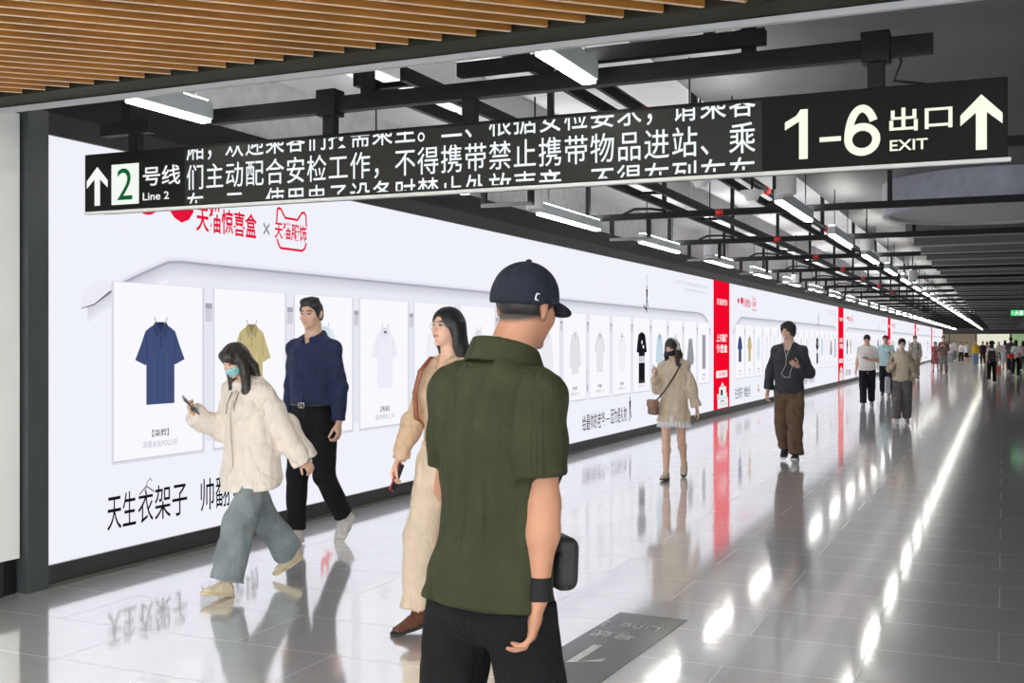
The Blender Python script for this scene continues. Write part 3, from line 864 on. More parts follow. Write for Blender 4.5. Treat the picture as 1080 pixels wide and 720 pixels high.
def tube(A, B, r0, r1=None, b0=None, b1=None, side=None, cap=1.0):
    """elliptic cone segment with rounded ends: half widths r0->r1 along 'side', b0->b1 across"""
    A = np.asarray(A, float); B = np.asarray(B, float)
    r1 = r0 if r1 is None else r1
    b0 = r0 if b0 is None else b0; b1 = (r1 if b0 is r0 else b0) if b1 is None else b1
    L = np.linalg.norm(B - A)
    if L < 1e-6: B = A + V(0, 0, 1e-4); L = 1e-4
    w = (B - A) / L
    sd = V(1, 0, 0) if side is None else np.asarray(side, float)
    sd = sd - w * sd.dot(w)
    if np.linalg.norm(sd) < 1e-3: sd = V(0, 1, 0) - w * w[1]
    sd = unit(sd); nn = np.cross(w, sd)
    def fn(X, Y, Z):
        px, py, pz = X - A[0], Y - A[1], Z - A[2]
        t0 = px * w[0] + py * w[1] + pz * w[2]
        t = np.clip(t0 / L, 0, 1)
        wc = t0 - t * L
        s = px * sd[0] + py * sd[1] + pz * sd[2]; n = px * nn[0] + py * nn[1] + pz * nn[2]
        a = r0 + (r1 - r0) * t; b = b0 + (b1 - b0) * t
        c = cap * np.minimum(a, b)
        k0 = np.sqrt((s / a) ** 2 + (n / b) ** 2 + (wc / c) ** 2) + 1e-9
        k1 = np.sqrt((s / a ** 2) ** 2 + (n / b ** 2) ** 2 + (wc / c ** 2) ** 2) + 1e-9
        return (k0 * (k0 - 1) / k1).astype(np.float32)
    m = max(r0, r1, b0, b1)
    return Prim(fn, np.minimum(A, B) - m, np.maximum(A, B) + m)

def ell(c, r, M=None):
    c = np.asarray(c, float); M = np.eye(3) if M is None else M
    def fn(X, Y, Z):
        px, py, pz = X - c[0], Y - c[1], Z - c[2]
        q = [px * M[0, i] + py * M[1, i] + pz * M[2, i] for i in range(3)]
        k0 = np.sqrt(sum((q[i] / r[i]) ** 2 for i in range(3))) + 1e-9
        k1 = np.sqrt(sum((q[i] / r[i] ** 2) ** 2 for i in range(3))) + 1e-9
        return (k0 * (k0 - 1) / k1).astype(np.float32)
    m = max(r)
    return Prim(fn, c - m, c + m)

def rbox(c, hs, M=None, rad=.005):
    c = np.asarray(c, float); M = np.eye(3) if M is None else M
    def fn(X, Y, Z):
        px, py, pz = X - c[0], Y - c[1], Z - c[2]
        q = [np.abs(px * M[0, i] + py * M[1, i] + pz * M[2, i]) - (hs[i] - rad) for i in range(3)]
        o = np.sqrt(sum(np.maximum(t, 0) ** 2 for t in q)) + np.minimum(np.maximum(np.maximum(q[0], q[1]), q[2]), 0)
        return (o - rad).astype(np.float32)
    m = np.linalg.norm(hs)
    return Prim(fn, c - m, c + m)

def chain(pts, rs, side=None, bs=None, cap=1.0):
    out = []
    for i in range(len(pts) - 1):
        out.append(tube(pts[i], pts[i + 1], rs[i], rs[i + 1], bs[i] if bs else None, bs[i + 1] if bs else None, side, cap))
    return out

class Vol:
    def __init__(s, prims, h, pad=.03):
        lo = np.min([p.lo for p in prims], 0) - pad; hi = np.max([p.hi for p in prims], 0) + pad
        s.h = h; s.lo = lo
        n = np.ceil((hi - lo) / h).astype(int) + 2
        s.f = np.full(n, 1.0, np.float32)
        s.ax = [(lo[i] + h * np.arange(n[i])).astype(np.float32) for i in range(3)]
    def win(s, lo, hi):
        sl = []
        for i in range(3):
            a = max(0, int((lo[i] - s.lo[i]) / s.h)); b = min(len(s.ax[i]), int((hi[i] - s.lo[i]) / s.h) + 2)
            sl.append(slice(a, max(a, b)))
        X = s.ax[0][sl[0]][:, None, None]; Y = s.ax[1][sl[1]][None, :, None]; Z = s.ax[2][sl[2]][None, None, :]
        return tuple(sl), X, Y, Z
    def add(s, prims, k=0.0):
        for p in (prims if isinstance(prims, list) else [prims]):
            m = k + 2.5 * s.h
            sl, X, Y, Z = s.win(p.lo - m, p.hi + m)
            if s.f[sl].size: s.f[sl] = smin(s.f[sl], p.fn(X, Y, Z), k)
        return s
    def sub(s, prims, k=0.0):
        for p in (prims if isinstance(prims, list) else [prims]):
            m = k + 2.5 * s.h
            sl, X, Y, Z = s.win(p.lo - m, p.hi + m)
            if s.f[sl].size: s.f[sl] = -smin(-s.f[sl], p.fn(X, Y, Z), k)
        return s
    def cut(s, p, n):
        p = np.asarray(p, float); n = unit(n)
        X = s.ax[0][:, None, None]; Y = s.ax[1][None, :, None]; Z = s.ax[2][None, None, :]
        s.f = np.maximum(s.f, ((X - p[0]) * n[0] + (Y - p[1]) * n[1] + (Z - p[2]) * n[2]).astype(np.float32))
        return s
    def recut(s, pr, m=.03):
        """trim again at a prim's own cutting plane, only around that prim"""
        p, n = pr.plane
        sl, X, Y, Z = s.win(pr.lo - m, pr.hi + m)
        s.f[sl] = np.maximum(s.f[sl], ((X - p[0]) * n[0] + (Y - p[1]) * n[1] + (Z - p[2]) * n[2]).astype(np.float32))
        return s
    def disp(s, fn):
        """add fn(x, y, z) to the field close to the surface"""
        i = np.where(np.abs(s.f) < 4.5 * s.h)
        s.f[i] += fn(s.ax[0][i[0]], s.ax[1][i[1]], s.ax[2][i[2]]).astype(np.float32)
        return s
    def folds(s, amp, sc, seed=0.0, fine=True):
        """cloth folds: ridged noise, sc = cells per metre in x, y, z"""
        def fn(x, y, z):
            wx = vnoise(x * 5 + seed, y * 5, z * 5) * .8
            a = vnoise(x * sc[0] + seed + wx, y * sc[1] + 3.1 + wx, z * sc[2] + 7.7)
            r = 1 - np.abs(2 * a - 1)
            o = amp * (r ** 2.2 - .42)
            if fine:
                b = vnoise(x * sc[0] * 2.3 + 9 + seed, y * sc[1] * 2.3 + wx, z * sc[2] * 2.3)
                o = o + amp * .40 * ((1 - np.abs(2 * b - 1)) ** 2 - .4)
            return o
        return s.disp(fn)
    def mesh(s, smooth=1):
        f = s.f; h = s.h
        ins = f < 0
        n = np.array(f.shape)
        cnt = np.zeros(n - 1, np.uint8)
        for a in (0, 1):
            for b in (0, 1):
                for c in (0, 1):
                    cnt += ins[a:n[0] - 1 + a, b:n[1] - 1 + b, c:n[2] - 1 + c]
        mask = (cnt > 0) & (cnt < 8)
        cells = np.argwhere(mask)
        idx = np.full(mask.shape, -1, np.int32); idx[mask] = np.arange(len(cells))
        pos = np.zeros((len(cells), 3)); num = np.zeros(len(cells))
        cor = [(a, b, c) for a in (0, 1) for b in (0, 1) for c in (0, 1)]
        val = {o: f[cells[:, 0] + o[0], cells[:, 1] + o[1], cells[:, 2] + o[2]] for o in cor}
        for o in cor:
            for ax in range(3):
                if o[ax]: continue
                q = list(o); q[ax] = 1; q = tuple(q)
                va, vb = val[o], val[q]
                cr = (va < 0) != (vb < 0)
                t = np.where(cr, va / np.where(cr, va - vb, 1), 0)
                for d in range(3): pos[:, d] += np.where(cr, o[d] + (t if d == ax else 0), 0)
                num += cr
        pos = (cells + pos / num[:, None]) * h + s.lo
        quads = []
        for ax in range(3):
            u, v = [(1, 2), (2, 0), (0, 1)][ax]
            sl0 = [slice(None)] * 3; sl1 = [slice(None)] * 3
            sl0[ax] = slice(0, n[ax] - 1); sl1[ax] = slice(1, n[ax])
            d = ins[tuple(sl0)] != ins[tuple(sl1)]
            e = np.argwhere(d)
            ok = (e[:, u] > 0) & (e[:, v] > 0) & (e[:, u] < n[u] - 1) & (e[:, v] < n[v] - 1)
            e = e[ok]
            def cell(du, dv):
                c = e.copy(); c[:, u] += du; c[:, v] += dv
                return idx[c[:, 0], c[:, 1], c[:, 2]]
            q = np.stack([cell(-1, -1), cell(0, -1), cell(0, 0), cell(-1, 0)], 1)
            flip = ~ins[e[:, 0], e[:, 1], e[:, 2]]
            q[flip] = q[flip][:, ::-1]
            quads.append(q)
        q = np.concatenate(quads)
        for _ in range(smooth):
            acc = np.zeros_like(pos); c = np.zeros(len(pos))
            for a, b in ((0, 1), (1, 2), (2, 3), (3, 0)):
                for i in range(3): acc[:, i] += np.bincount(q[:, a], pos[q[:, b], i], len(pos)) + np.bincount(q[:, b], pos[q[:, a], i], len(pos))
                c += np.bincount(q[:, a], minlength=len(pos)) + np.bincount(q[:, b], minlength=len(pos))
            pos = .45 * pos + .55 * acc / np.maximum(c, 1)[:, None]
        return pos, q

def vol_obj(name, vol, m, parent, cols=None, smooth=1):
    p, q = vol.mesh(smooth)
    me = bpy.data.meshes.new(name)
    me.vertices.add(len(p)); me.vertices.foreach_set('co', p.astype(np.float32).ravel())
    me.loops.add(len(q) * 4); me.loops.foreach_set('vertex_index', q.astype(np.int32).ravel())
    me.polygons.add(len(q)); me.polygons.foreach_set('loop_start', np.arange(0, len(q) * 4, 4, dtype=np.int32))
    me.polygons.foreach_set('use_smooth', np.ones(len(q), bool))
    me.update(calc_edges=True)
    if cols is not None:
        c = np.concatenate([cols(p), np.ones((len(p), 1))], 1).astype(np.float32)
        a = me.color_attributes.new('Col', 'FLOAT_COLOR', 'POINT'); a.data.foreach_set('color', c.ravel())
    me.materials.append(m)
    o = bpy.data.objects.new(name, me); COL.objects.link(o); o.parent = parent
    return o

SKIN = mat_vcol('skin', rough=.5, spec=.35)

class Fig:
    """skeleton, posed; local frame: facing +Y, right hand +X, up +Z, feet on z = 0"""
    def __init__(g, H=1.75, fem=False, lean=0, twist=0, side=0, head=(0, 0, 0), legR=(0, 0, 3), legL=(0, 0, 3), footR=0, footL=0,
                 armR=((.12, 0, -1), (.05, .1, -1)), armL=((-.12, 0, -1), (-.05, .1, -1)), palmR=None, palmL=None, handR=None, handL=None,
                 curlR=22, curlL=22, bulk=1.0, hunch=.01, arm_len=1.0):
        s = g.s = H / 1.75; g.fem = fem; g.bulk = bulk; g.hn = hunch
        g.hw = .092 if fem else .088
        J = g.J = {}
        pel = V(0, 0, .93 * s); g.pel = pel
        g.Rt = rotz(twist) @ rotx(-lean) @ roty(side)
        g.foot = {}
        for sd, sg, lg, fp in (('R', 1, legR, footR), ('L', -1, legL, footL)):
            th, kn, out = lg[:3]; toe = lg[3] if len(lg) > 3 else 6
            hip = V(sg * g.hw * s, 0, .915 * s)
            d1 = rotx(th) @ roty(-sg * out) @ V(0, 0, -1)
            d2 = rotx(th - kn) @ roty(-sg * out * .6) @ V(0, 0, -1)
            J['hip' + sd] = hip; J['knee' + sd] = hip + d1 * .425 * s; J['ank' + sd] = J['knee' + sd] + d2 * .405 * s
            M = rotz(-sg * toe) @ rotx(fp)
            g.foot[sd] = M
        zmin = 9
        for sd in 'RL':
            M = g.foot[sd]; a = J['ank' + sd]
            for p in ((0, -.06, -.085), (0, .17, -.085), (0, .12, -.085)):
                zmin = min(zmin, (a + M @ V(*p) * s)[2])
        g.dz = -zmin
        for k in J: J[k] = J[k] + V(0, 0, g.dz)
        g.pel = pel + V(0, 0, g.dz)
        sw = .138 if fem else .157
        for sd, sg, arm in (('R', 1, armR), ('L', -1, armL)):
            sh = g.T(sg * sw * (1 + (bulk - 1) * .5), -.012, 1.392)
            J['sh' + sd] = sh
            u = unit(arm[0]); f = unit(arm[1])
            J['el' + sd] = sh + u * .285 * s * arm_len; J['wr' + sd] = J['el' + sd] + f * .245 * s * arm_len
        g.hand = {'R': (unit(handR) if handR is not None else unit(armR[1]), palmR if palmR is not None else V(-1, 0, 0), curlR),
                  'L': (unit(handL) if handL is not None else unit(armL[1]), palmL if palmL is not None else V(1, 0, 0), curlL)}
        yaw, pit, rol = head
        g.Hm = g.Rt @ rotz(yaw) @ rotx(-pit) @ roty(rol)
        g.hs = s * (.905 if fem else .92)
        piv = g.T(0, -.012 + hunch, 1.535 - .2 * hunch)
        g.hc = piv + g.Hm @ V(0, .020, .104) * s
    def T(g, x, y, z):
        """torso point given for a 1.75 m upright figure"""
        return g.pel + g.Rt @ (V(x, y, z - .93) * g.s)
    def Hp(g, x, y, z): return g.hc + g.Hm @ (V(x, y, z) * g.hs)
    def Fp(g, sd, x, y, z): return g.J['ank' + sd] + g.foot[sd] @ (V(x, y, z) * g.s)
    @property
    def tx(g): return g.Rt @ V(1, 0, 0)

    def torso(g, st):
        out = []
        for a, b in zip(st[:-1], st[1:]):
            A = g.T(0, a[3] if len(a) > 3 else 0, a[0]); B = g.T(0, b[3] if len(b) > 3 else 0, b[0])
            s = g.s
            out.append(tube(A, B, a[1] * s, b[1] * s, a[2] * s, b[2] * s, g.tx, .8))
        return out
    def head_prims(g, e=0.0):
        H = g.Hp; s = g.hs; X = g.Hm @ V(1, 0, 0)
        j = .9 if g.fem else 1.0
        return [ell(H(0, -.010, .034), [(.074 + e) * s, (.094 + e) * s, (.083 + e) * s], g.Hm),
                ell(H(0, .024, -.028), [(.061 * j + e) * s, (.068 + e) * s, (.082 + e) * s], g.Hm),
                tube(H(0, .015, -.045), H(0, .060, -.094), (.053 * j + e) * s, (.024 + e) * s, (.040 + e) * s, (.018 + e) * s, X),
                ell(H(.033, .055, -.022), [(.027 + e) * s] * 3), ell(H(-.033, .055, -.022), [(.027 + e) * s] * 3)]
    def face_detail(g):
        H = g.Hp; s = g.hs
        p = [tube(H(-.034, .077, .024), H(.034, .077, .024), .012 * s), tube(H(0, .086, .014), H(0, .107, -.024), .0075 * s, .011 * s),
             ell(H(.0105, .098, -.028), [.0085 * s] * 3), ell(H(-.0105, .098, -.028), [.0085 * s] * 3), ell(H(0, .075, -.098), [.019 * s, .016 * s, .016 * s], g.Hm),
             tube(H(-.017, .083, -.0535), H(.017, .083, -.0535), .006 * s), tube(H(-.014, .083, -.063), H(.014, .083, -.063), .0068 * s)]
        return p
    def ears(g):
        out = []
        for sg in (1, -1):
            M = g.Hm @ rotz(sg * 22)
            out.append(ell(g.Hp(sg * .076, -.012, -.004), [.010 * g.hs, .019 * g.hs, .033 * g.hs], M))
            out.append(ell(g.Hp(sg * .080, -.018, .012), [.009 * g.hs, .016 * g.hs, .018 * g.hs], M))
        return out
    def hand_prims(g, sd):
        s = g.s * (.92 if g.fem else 1.0)
        w = g.J['wr' + sd]; d, n, curl = g.hand[sd]
        n = np.asarray(n, float); n = unit(n - d * n.dot(d))
        t = np.cross(d, n) if sd == 'R' else np.cross(n, d)
        P = lambda a, b, c: w + (d * a + t * b + n * c) * s
        palm = [tube(P(.0, 0, 0), P(.05, .004, .0), .026 * s, .038 * s, .019 * s, .016 * s, t), tube(P(.05, .004, 0), P(.088, .0, 0), .038 * s, .039 * s, .015 * s, .012 * s, t),
                tube(P(.02, .022, .006), P(.055, .030, .008), .014 * s, .012 * s)]
        fingers = []
        c0 = list(curl) if isinstance(curl, (list, tuple)) else [curl] * 4
        for i, (off, ln, r) in enumerate(((.029, .073, .0088), (.0098, .081, .0091), (-.0098, .075, .0088), (-.0285, .060, .0078))):
            p = P(.088 - abs(off) * .18, off, .0); a = math.radians(c0[i] * .7); spread = off * 1.3
            for j, fr in enumerate((.46, .30, .24)):
                dd = unit(d * math.cos(a) + n * math.sin(a) + t * spread)
                q = p + dd * ln * fr * s
                fingers.append(tube(p, q, r * s * (1 - .08 * j), r * s * (1 - .08 * (j + 1))))
                p = q; a += math.radians(c0[i] * (1.15 if j == 0 else .8))
        b = P(.026, .030, .006); k = math.radians(min(np.mean(c0), 60)) * .5
        d1 = unit(d * .72 + t * (.62 - .3 * k) + n * (.28 + .45 * k)); m1 = b + d1 * .040 * s
        d2 = unit(d * .88 + t * (.26 - .5 * k) + n * (.30 + .5 * k)); m2 = m1 + d2 * .034 * s
        m3 = m2 + unit(d2 + n * .12 - t * .15) * .024 * s
        th = [tube(b, m1, .0125 * s, .0105 * s), tube(m1, m2, .0105 * s, .0095 * s), tube(m2, m3, .0095 * s, .0075 * s)]
        return palm, fingers + th
    def body(g, parent, skin, h=.006, lip=None, brow=(.02, .015, .012), eyes=True, hair_tone=None):
        J = g.J; s = g.s; b = g.bulk
        f = g.fem
        st = ([(.84, .145, .095, -.01), (.93, .158, .105, -.012), (1.05, .122, .085, 0), (1.14, .120, .086, .003), (1.26, .140, .102, .012), (1.35, .140, .088, 0), (1.425, .10, .066, -.012)] if f else
              [(.84, .14, .10, -.01), (.93, .15, .105, -.012), (1.05, .135, .095, 0), (1.15, .138, .10, 0), (1.27, .155, .108, .004), (1.36, .155, .098, -.002), (1.43, .11, .07, -.012)])
        st = [(z, a * b, d * b, y) for z, a, d, y in st]
        pr = g.torso(st)
        tk = []
        nk = .047 if f else .057
        nb = g.T(0, -.022 + .4 * g.hn, 1.44); nt = g.Hp(0, -.020, -.065)
        pr += [tube(nb, nt, nk * s * 1.12, nk * s, nk * s * 1.1, nk * s * 1.02)]
        for sd in 'RL':
            r1 = (.038, .032, .030, .021) if f else (.048, .040, .040, .026)
            w, e, h_ = J['wr' + sd], J['el' + sd], J['sh' + sd]
            pr += [tube(nb, h_, .042 * s, .045 * s * (.9 if f else 1)), tube(h_, e, r1[0] * s * b, r1[1] * s)]
            md = e + (w - e) * .28
            pr += [tube(e, md, r1[1] * s * .95, r1[2] * s * 1.02), tube(md, w, r1[2] * s * 1.02, r1[3] * s, r1[2] * s, r1[3] * .82 * s, np.cross(g.hand[sd][1], w - e))]
            hp, kn, an = J['hip' + sd], J['knee' + sd], J['ank' + sd]
            q = (.078, .050, .050, .034) if f else (.076, .052, .052, .036)
            cm = kn + (an - kn) * .30 + V(0, -.012, 0) * s
            pr += [tube(hp, kn, q[0] * s * b, q[1] * s), tube(kn, cm, q[1] * s * .95, q[2] * s * 1.05), tube(cm, an, q[2] * s * 1.05, q[3] * s)]
            pr += [tube(g.Fp(sd, 0, -.03, -.045), g.Fp(sd, 0, .06, -.05), .026 * s, .030 * s, .026 * s, .018 * s), tube(g.Fp(sd, 0, .06, -.052), g.Fp(sd, .0, .125, -.062), .030 * s, .026 * s, .016 * s, .010 * s)]
        hd = g.head_prims(); de = g.face_detail(); er = g.ears()
        hn = [g.hand_prims(sd) for sd in 'RL']
        allp = pr + hd + de + er + [p for a, c in hn for p in a + c]
        v = Vol(allp, h)
        v.add(pr, .03 * s); v.add(hd, .02 * s); v.add(de, .008 * s)
        if h < .009:
            v.sub([ell(g.Hp(sg * .031, .099, .007), [.017 * g.hs, .015 * g.hs, .010 * g.hs], g.Hm) for sg in (1, -1)], .008)
            v.add([ell(g.Hp(sg * .030, .0725, .005), [.0145 * g.hs] * 3) for sg in (1, -1)], .002)
        v.add(er, .006)
        for pa, fi in hn:
            v.add(pa, .012); v.add(fi, .004)
        sk = np.array(skin); lp = np.array(lip if lip is not None else [skin[0] * .82, skin[1] * .58, skin[2] * .56]); bw = np.array(brow)
        def cols(p):
            q = (p - g.hc) @ g.Hm / g.hs
            c = np.tile(sk, (len(p), 1))
            near = np.abs(q).max(1) < .13
            x, y, z = np.abs(q[:, 0]), q[:, 1], q[:, 2]
            def blend(mk, col):
                mk = np.clip(mk, 0, 1)[:, None] * near[:, None]
                return c * (1 - mk) + np.array(col) * mk
            warm = sk * V(1.03, .86, .82)
            c = blend((1.2 - ((x - .037) / .022) ** 2 - ((z + .022) / .02) ** 2) * .5 * (y > .05), warm)
            c = blend((1.3 - (q[:, 0] / .023) ** 2 - ((z + .058) / .0095) ** 2) * 2 * (y > .07), lp)
            c = blend((1.3 - ((x - .031) / .021) ** 2 - ((z - .0285 + (x - .031) ** 2 * 9) / .0048) ** 2) * 1.6 * (y > .055), bw)
            if eyes:
                c = blend((1.2 - ((x - .031) / .0155) ** 2 - ((z - .0055) / .0062) ** 2) * 2 * (y > .06), (.30, .26, .24))
                c = blend((1.2 - ((x - .031) / .0075) ** 2 - ((z - .0055) / .006) ** 2) * 2 * (y > .06), (.012, .009, .008))
                c = blend((1.2 - ((x - .031) / .0165) ** 2 - ((z - .0105) / .0028) ** 2) * 1.5 * (y > .06), (.03, .02, .018))
            if hair_tone is not None:
                c = blend(np.clip((z - (-.056 + .3 * (y + .09))) * 70, 0, 1) * (y < .02) * (x < .074), hair_tone)
            return c
        return vol_obj('body', v, SKIN, parent, cols)

    # ---------------------------------------------------------------- clothing
    def sleeve(g, sd, r, end=None, b=None, out=0.0):
        """r: radii at shoulder, elbow, wrist; end: (fraction along whole arm 0..2) where the sleeve stops"""
        J = g.J; s = g.s
        sh, e, w = J['sh' + sd], J['el' + sd], J['wr' + sd]
        if end is None: end = 1.92
        r0 = r[0] * (.84 if len(r) < 4 else r[3]); md = sh + (e - sh) * .45; rm = (r[0] * .5 + r[1] * .5) * .93
        if end <= 1:
            q = sh + (e - sh) * end
            q2 = q + unit(e - sh) * r[1] * s
            return [tube(sh, md, r0 * s, rm * s), tube(md, q2, rm * s, r[1] * s).cut(q, e - sh)]
        q = e + (w - e) * (end - 1); q2 = q + unit(w - e) * r[2] * s
        return [tube(sh, md, r0 * s, rm * s), tube(md, e, rm * s, r[1] * s), tube(e, q2, r[1] * s, r[2] * s).cut(q, w - e)]
    def shoulders(g, r=.062, rs=.07):
        return [tube(g.T(sg * .05, -.02, 1.44), g.J['sh' + sd], r * g.s, rs * g.s * .90, r * g.s * .95, rs * g.s * .90, g.Rt @ V(0, 1, 0)) for sd, sg in (('R', 1), ('L', -1))]
    def top(g, name, m, parent, st, sl, end, hem, h=.008, fold=(.010, (7, 7, 3.5)), seed=0, k=.030, sh=(.058, .068), hem_n=(0, 0, -1), neck=None, extra=None, sub=None, smooth=1, vneck=0, vr=.012):
        pr = g.torso(st); so = g.shoulders(*sh)
        ss = {sd: g.sleeve(sd, sl, end) for sd in 'RL'}
        v = Vol(pr + ss['R'] + ss['L'] + so + (extra or []), h)
        v2 = Vol(pr + ss['R'] + ss['L'] + so + (extra or []), h)
        v.add(pr, .02); v.add(so, .03)
        if extra: v.add(extra, .015)
        if neck is None: neck = .042 if g.fem else .050
        f = g.fem; bs = g.s; e = .009
        bst = ([(.84, .156, .114, -.01), (.93, .156, .112, -.012), (1.05, .122, .085, 0), (1.14, .120, .086, .003), (1.26, .140, .102, .012), (1.35, .140, .088, 0), (1.425, .10, .066, -.012)] if f else
               [(.84, .163, .121, -.01), (.93, .160, .119, -.012), (1.05, .135, .095, 0), (1.15, .138, .10, 0), (1.27, .155, .108, .004), (1.36, .155, .098, -.002), (1.43, .11, .07, -.012)])
        base = g.torso([(z, a * g.bulk + e, d * g.bulk + e, y) for z, a, d, y in bst])
        base += [tube(g.T(sg * .055, -.022, 1.432), g.J['sh' + sd], .042 * bs + .006, .048 * bs + .006) for sd, sg in (('R', 1), ('L', -1))]
        nr = (.047 if f else .057) * 1.12 + .007
        base += [tube(g.T(0, -.020 + .2 * g.hn, 1.39), g.T(0, -.026 + .5 * g.hn, 1.462), nr * bs * 1.1, nr * bs)]
        if fold: v.folds(fold[0] * .8, fold[1], seed)
        v.add(base, .02)
        if neck: v.sub(tube(g.T(0, -.012 + .5 * g.hn, 1.462), g.Hp(0, -.005, .0), neck * g.s, neck * g.s * 1.1), .01)
        if vneck: v.sub(tube(g.T(0, .06 + .5 * g.hn, 1.435 - vneck), g.T(0, .035 + .6 * g.hn, 1.50), vr * g.s, .047 * g.s), .008)
        v.cut(g.T(0, 0, hem), g.Rt @ V(*hem_n))
        if sub: v.sub(sub, .006)
        for sd in 'RL': v2.add(ss[sd], .02)
        if fold: v2.folds(fold[0] * .8, fold[1], seed)
        ar = (.047, .044, .040) if f else (.057, .055, .048)
        for sd in 'RL':
            S_, E_, W_ = g.J['sh' + sd], g.J['el' + sd], g.J['wr' + sd]; q = ss[sd][-1].plane[0]
            v2.add([tube(S_, E_, ar[0] * bs, ar[1] * bs), tube(E_, q, ar[1] * bs, ar[2] * bs * .9)] if end is None or end > 1 else [tube(S_, q, ar[0] * bs, ar[1] * bs)], .01)
            v2.recut(ss[sd][-1])
        v.f = smin(v.f, v2.f, k)
        return vol_obj(name, v, m, parent, smooth=smooth)
    def trousers(g, name, m, parent, hipz=1.02, rad=(.098, .075, .065), a=.165, b=.118, end=.97, h=.008, fold=(.009, (5, 5, 5)), seed=0, k=.025, front=0.0, extra=None):
        """rad: thigh, knee, hem; end: fraction along shin"""
        J = g.J; s = g.s
        pr = g.torso([(.84, a * .93, b * .95, -.012), (.93, a, b, -.012), (hipz, a * .92, b * .93, -.005), (hipz + .03, a * .9, b * .9, -.005)])
        legs = []
        for sd in 'RL':
            hp, kn, an = J['hip' + sd], J['knee' + sd], J['ank' + sd]
            hp = hp + V(0, 0, -.02 * s)
            q = kn + (an - kn) * end; q2 = q + unit(an - kn) * rad[2] * s
            legs += [tube(hp, kn, rad[0] * s, rad[1] * s), tube(kn, q2, rad[1] * s, rad[2] * s, rad[1] * s, rad[2] * s * 1.1).cut(q, an - kn + V(0, -front, 0))]
        v = Vol(pr + legs + (extra or []), h)
        v.add(pr, .02); v.add(legs, k)
        if extra: v.add(extra, .015)
        if fold: v.folds(fold[0], fold[1], seed + 2.7)
        v.cut(g.T(0, 0, hipz), g.Rt @ V(0, 0, 1))
        for q in (legs[1], legs[3]): v.recut(q)
        return vol_obj(name, v, m, parent)
    def shoe(g, sd, m, ms, parent, h=.007, name='shoe', fat=1.0, high=0.0):
        F = lambda x, y, z: g.Fp(sd, x, y, z); s = g.s * (0.93 if g.fem else 1.0) * fat
        X = g.foot[sd] @ V(1, 0, 0); U = g.foot[sd] @ V(0, 0, 1)
        up = [tube(F(0, -.032, -.05), F(0, .05, -.05), .036 * s, .042 * s, .042 * s, .036 * s, X), tube(F(0, .05, -.052), F(0, .142, -.062), .044 * s, .040 * s, .036 * s, .027 * s, X),
              tube(F(0, -.02, -.04), F(0, .0, .008 + high), .036 * s, .038 * s), tube(F(0, .0, -.02), F(0, .09, -.052), .030 * s, .030 * s, .03 * s, .02 * s, X)]
        v = Vol(up, h); v.add(up, .02); v.cut(F(0, 0, -.066), -U); v.cut(F(0, 0, .012 + high), U)
        v.disp(lambda x, y, z: .0022 * np.sin((x * g.foot[sd][0, 1] + y * g.foot[sd][1, 1] + z * g.foot[sd][2, 1]) * 260))
        o = vol_obj(name, v, m, parent)
        so = [tube(F(0, -.036, -.075), F(0, .05, -.075), .040 * s, .044 * s, .05, .05, X), tube(F(0, .05, -.075), F(0, .148, -.07), .046 * s, .042 * s, .05, .05, X)]
        v = Vol(so, h); v.add(so, .01); v.cut(F(0, 0, -.064), U); v.cut(F(0, 0, -.0845), -U)
        vol_obj('sole', v, ms, o, smooth=0)
        return o
    def collar(g, m, parent, rad=.064, hgt=.034, tilt=.25, open_=0.55, z=1.455, name='collar', thick=.006, flare=.014, h=.005):
        """folded shirt collar: standing band with a leaf falling outward"""
        pr = []; s = g.s
        rad = max(rad, .068 if g.fem else .078)
        n = 44
        pts = []
        for i in range(n + 1):
            q = PI / 2 + open_ / 2 + (2 * PI - open_) * i / n
            pts.append((math.cos(q), math.sin(q)))
        for (c0, s0), (c1, s1) in zip(pts[:-1], pts[1:]):
            P = lambda c, sn, rr, zz: g.T(c * rr, -.016 + .5 * g.hn + sn * rr * 1.10, zz + .026 - tilt * (sn + 1) * .040)
            A0, B0 = P(c0, s0, rad, z + .012), P(c1, s1, rad, z + .012)
            pr.append(tube(A0, B0, hgt * .55 * s, None, thick * s, None, g.Rt @ V(0, 0, 1)))
            A1, B1 = P(c0, s0, rad + flare, z + .006), P(c1, s1, rad + flare, z + .006)
            pr.append(tube(A1, B1, hgt * .6 * s, None, thick * .8 * s, None, g.Rt @ V(c0 * .45, s0 * .45, -1)))
        v = Vol(pr, h); v.add(pr, .010)
        return vol_obj(name, v, m, parent, smooth=3)
    def hair(g, m, parent, e=.014, window=((0, .118, -.035), (.066, .072, .088)), low=-.05, chains=(), strand=(.004, 70), h=.006, extra=(), bangs=None, k=.02, back=True, subs=()):
        s = g.hs
        pr = g.head_prims(e)[:1] + [ell(g.Hp(0, -.035, -.005), [(.070 + e * .8) * s, (.072 + e * .8) * s, (.075 + e) * s], g.Hm)]
        if not back: pr = pr[:1]
        ch = []
        for pts, ra, rb in chains:
            P = [g.Hp(*p[:3]) + V(0, 0, p[3] if len(p) > 3 else 0) for p in pts]
            ch += chain(P, [r * s for r in ra], g.Hm @ V(1, 0, 0), [r * s for r in rb])
        ex = [ell(g.Hp(*c), [a * s for a in r], g.Hm) for c, r in extra]
        v = Vol(pr + ch + ex, h)
        v.add(pr, .01)
        if low is not None:
            v.cut(g.Hp(0, -.06, low), g.Hm @ V(0, .35, -1))
        v.sub(ell(g.Hp(*window[0]), [a * s for a in window[1]], g.Hm), .006)
        for c, r in subs: v.sub(ell(g.Hp(*c), [a * s for a in r], g.Hm), .006)
        if ex: v.add(ex, .018)
        if ch: v.add(ch, k)
        a, fr = strand
        hc = g.hc; Hm = g.Hm
